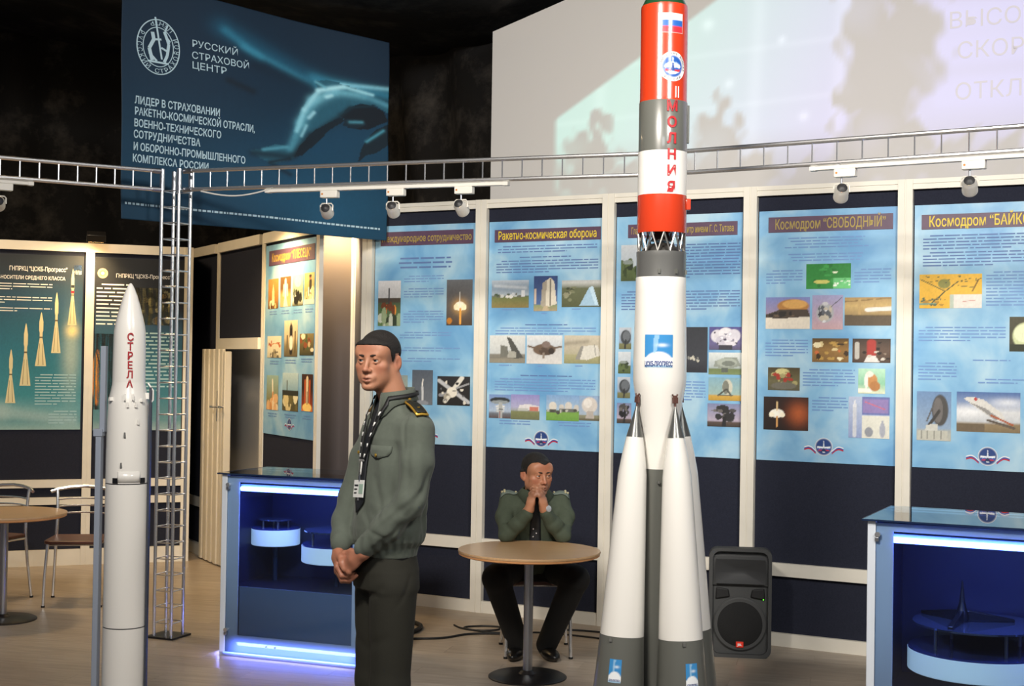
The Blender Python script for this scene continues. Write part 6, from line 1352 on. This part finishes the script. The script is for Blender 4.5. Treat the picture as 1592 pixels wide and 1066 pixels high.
# ---- seated officer ----------------------------------------------------------------
off_ = thing('person', 'seated officer in green uniform at the round table, hands clasped before his mouth', 'person', (.145, 8.16, 0), R(2), 'people')
OT = Matrix.Translation((.005, -.135, 1.083)) @ Matrix.Rotation(R(24), 4, 'Z') @ Matrix.Rotation(R(6), 4, 'X')
ob = SDF((-.36, -.42, -.01), (.36, .2, 1.26), .004)
ob.loft([(.46, 0, .03, .14, .10), (.6, 0, .02, .13, .10), (.8, 0, -.03, .14, .10), (.9, 0, -.06, .14, .085), (.95, 0, -.075, .10, .07)], .03)
ob.cap((0, -.07, .93), (0, -.10, 1.03), .06, .058, .03)
EL = {1: (.156, -.205, .735), -1: (-.166, -.205, .735)}; WR = {1: (.044, -.262, .893), -1: (-.042, -.262, .888)}
for q in (-1, 1):
    ob.chain([(q*.145, -.06, .90), ((q*.17), -.12, .83), EL[q], WR[q]], [.035, .034, .032, .027], .02)
    ob.chain([(q*.09, .02, .5), (q*.225, -.30, .475), (q*.09, -.02, .08)], [.07, .05, .035], .02)
head(ob, OT, 1.04, .006)
hand(ob, frame((-.040, -.272, .897), (.20, -.02, 1), (-.8, -.45, .15)), 1, (22, 55, 45), (35, 30)); hand(ob, frame((.042, -.274, .897), (-.20, -.04, 1), (.8, -.5, .1)), -1, (22, 55, 45), (30, 30))
smesh('body', ob, SKIN, off_, head_cols(OT, '#b07a5c', '#a85a44', '#7a5a4a'), 1)
def ohair(x, y, z):
    ax_ = np.abs(x); zh = np.interp(y, [-.12, -.07, -.05, -.03, -.012, .0, .03, .07, .11], [.086, .082, .070, .045, -.002, .012, .004, -.045, -.06]); return zh-.018*np.exp(-(ax_/.03)**2)*(y < -.03)-z
head_extras(off_, OT, ohair, 1.04, (.35, .0))
os_ = SDF((-.34, -.38, .42), (.34, .22, 1.02), .005)
os_.loft([(.46, 0, .03, .175, .13), (.55, 0, .02, .17, .135), (.7, 0, -.01, .17, .13), (.82, 0, -.04, .18, .122), (.89, 0, -.06, .175, .10), (.93, 0, -.07, .13, .085), (.965, 0, -.08, .085, .072), (.985, 0, -.085, .072, .066)], .02)
for q in (-1, 1):
    os_.chain([(q*.155, -.055, .915), (q*.176, -.12, .83), EL[q]], [.054, .050, .044], .03); os_.chain([EL[q], ((EL[q][0]+WR[q][0])/2, -.232, .80), (WR[q][0]+q*.012, WR[q][1], WR[q][2]-.03)], [.046, .044, .036], .02)
for q in (-1, 1):
    for a, b, am in (((.2, -.19, .82), (.12, -.26, .75), .007), ((.23, -.14, .80), (.16, -.2, .9), .006), ((.1, -.15, .68), (.13, -.15, .86), .007), ((.2, -.2, .77), (.13, -.24, .82), -.005), ((.15, -.12, .93), (.2, -.14, .82), .005), ((.12, -.24, .84), (.08, -.26, .80), .005)): os_.fold((q*a[0], a[1], a[2]), (q*b[0], b[1], b[2]), am, .012)
g = np.meshgrid(*os_.ax, indexing='ij', sparse=True); os_.D += (.0016*np.sin(g[0]*60+g[2]*40+3*np.sin(g[1]*25))).astype(np.float32)
# sleeves rest on the table top, not in it
os_.D = np.maximum(os_.D, np.where(g[1] < -.15, .699-g[2], -1)).astype(np.float32)
smesh('uniform_shirt', os_, SHIRT2, off_, None, 1)
ot = SDF((-.36, -.44, .0), (.36, .24, .6), .006)
ot.loft([(.452, 0, .03, .175, .14), (.5, 0, .03, .175, .135)], .03)
for q in (-1, 1): ot.chain([(q*.1, .02, .52), (q*.225, -.30, .50), (q*.085, -.01, .07)], [.088, .078, .062], .02)
gz = ot.ax[2][None, None, :]; gy = ot.ax[1][None, :, None]
ot.D = np.maximum(ot.D, np.where(gy > -.12, .457-gz, -1) if False else ot.D).astype(np.float32)
smesh('trousers', ot, TROU2, off_)
for q in (-1, 1):
    sh = SDF((-.08, -.22, -.01), (.08, .12, .12), .006); sh.ell((0, -.08, .03), (.048, .12, .035), .01); sh.ell((0, .03, .045), (.045, .06, .05), .02); sh.D = np.maximum(sh.D, -sh.ax[2][None, None, :]).astype(np.float32)
    o = smesh('shoe', sh, SHOE, off_); o.location = (q*.085, -.01, 0); o.rotation_euler = (0, 0, R(q*12))
collar(off_, -.09, 1.0, .068, SHIRT2, .04, os_)
fo = lambda x, z, o=.004: os_.hit((x, -.37, z), (0, 1, 0), o)
front_strip('tie', off_, [(z, 0, .024+.012*(.95-z)/.35) for z in np.linspace(.95, .66, 16)], TIE, .006, 5, lambda x, z, o: os_.hit((x, -.185, z), (0, 1, 0), o))
STAR = mat('silver_star', '#e8dcb0', .25, .6, emit='#fff0c0', estr=.0)
for q in (-1, 1):
    top = lambda x, y, o: os_.hit((x, y, 1.01), (0, 0, -1), o)
    def epa(hw, o, a=.10, b=.20): return [[tuple(top(q*(a+(b-a)*i/8), -.066+hw*(2*j/4-1), o)) for j in range(5)] for i in range(9)]
    strip('epaulette', off_, epa(.026, .008), mat('epaulette_green', '#5f6a62', .8), .005)
    for x, y in ((.178, -.078), (.178, -.054), (.192, -.066), (.112, -.066)):
        p = top(q*x, y, .012); MB().lathe([(.0075, 0), (.006, .004), (.002, .006)], 10).build('star', STAR, off_, tuple(p), (R(35), 0, 0))
# wristwatch on his left wrist
wd2 = Vector(WR[1])-Vector(EL[1]); wd2.normalize(); wp2 = Vector(WR[1])+wd2*-.004
qm = wd2.to_track_quat('Z', 'Y').to_matrix().to_4x4(); qm.translation = wp2
wv = MB().lathe([(.031, -.009), (.033, -.006), (.033, .006), (.031, .009)], 28, cap=False); wv.v = [tuple(qm @ Vector(p)) for p in wv.v]; wb_ = wv.build('watch_band', CHROME, off_); wb_.modifiers.new('thick', 'SOLIDIFY').thickness = .003
fdir = Vector((.55, -.8, .2)); fdir = (fdir-wd2*fdir.dot(wd2)).normalized(); fm = fdir.to_track_quat('Z', 'Y').to_matrix().to_4x4(); fm.translation = wp2+fdir*.032
wf = MB().lathe([(.018, 0), (.018, .007), (.014, .009)], 24); wf.v = [tuple(fm @ Vector(p)) for p in wf.v]; wf.build('watch_face', mat('watch_dial', '#c8ccd0', .15, .4), off_)
for z in (.74, .72, .765): 
    p = os_.hit((-.012 if z != .74 else .006, -.19, z), (0, 1, 0), .012); MB().lathe([(.005, 0), (.004, .004)], 10).build('tie_clip', CHROME, off_, tuple(p), (R(90), 0, 0))
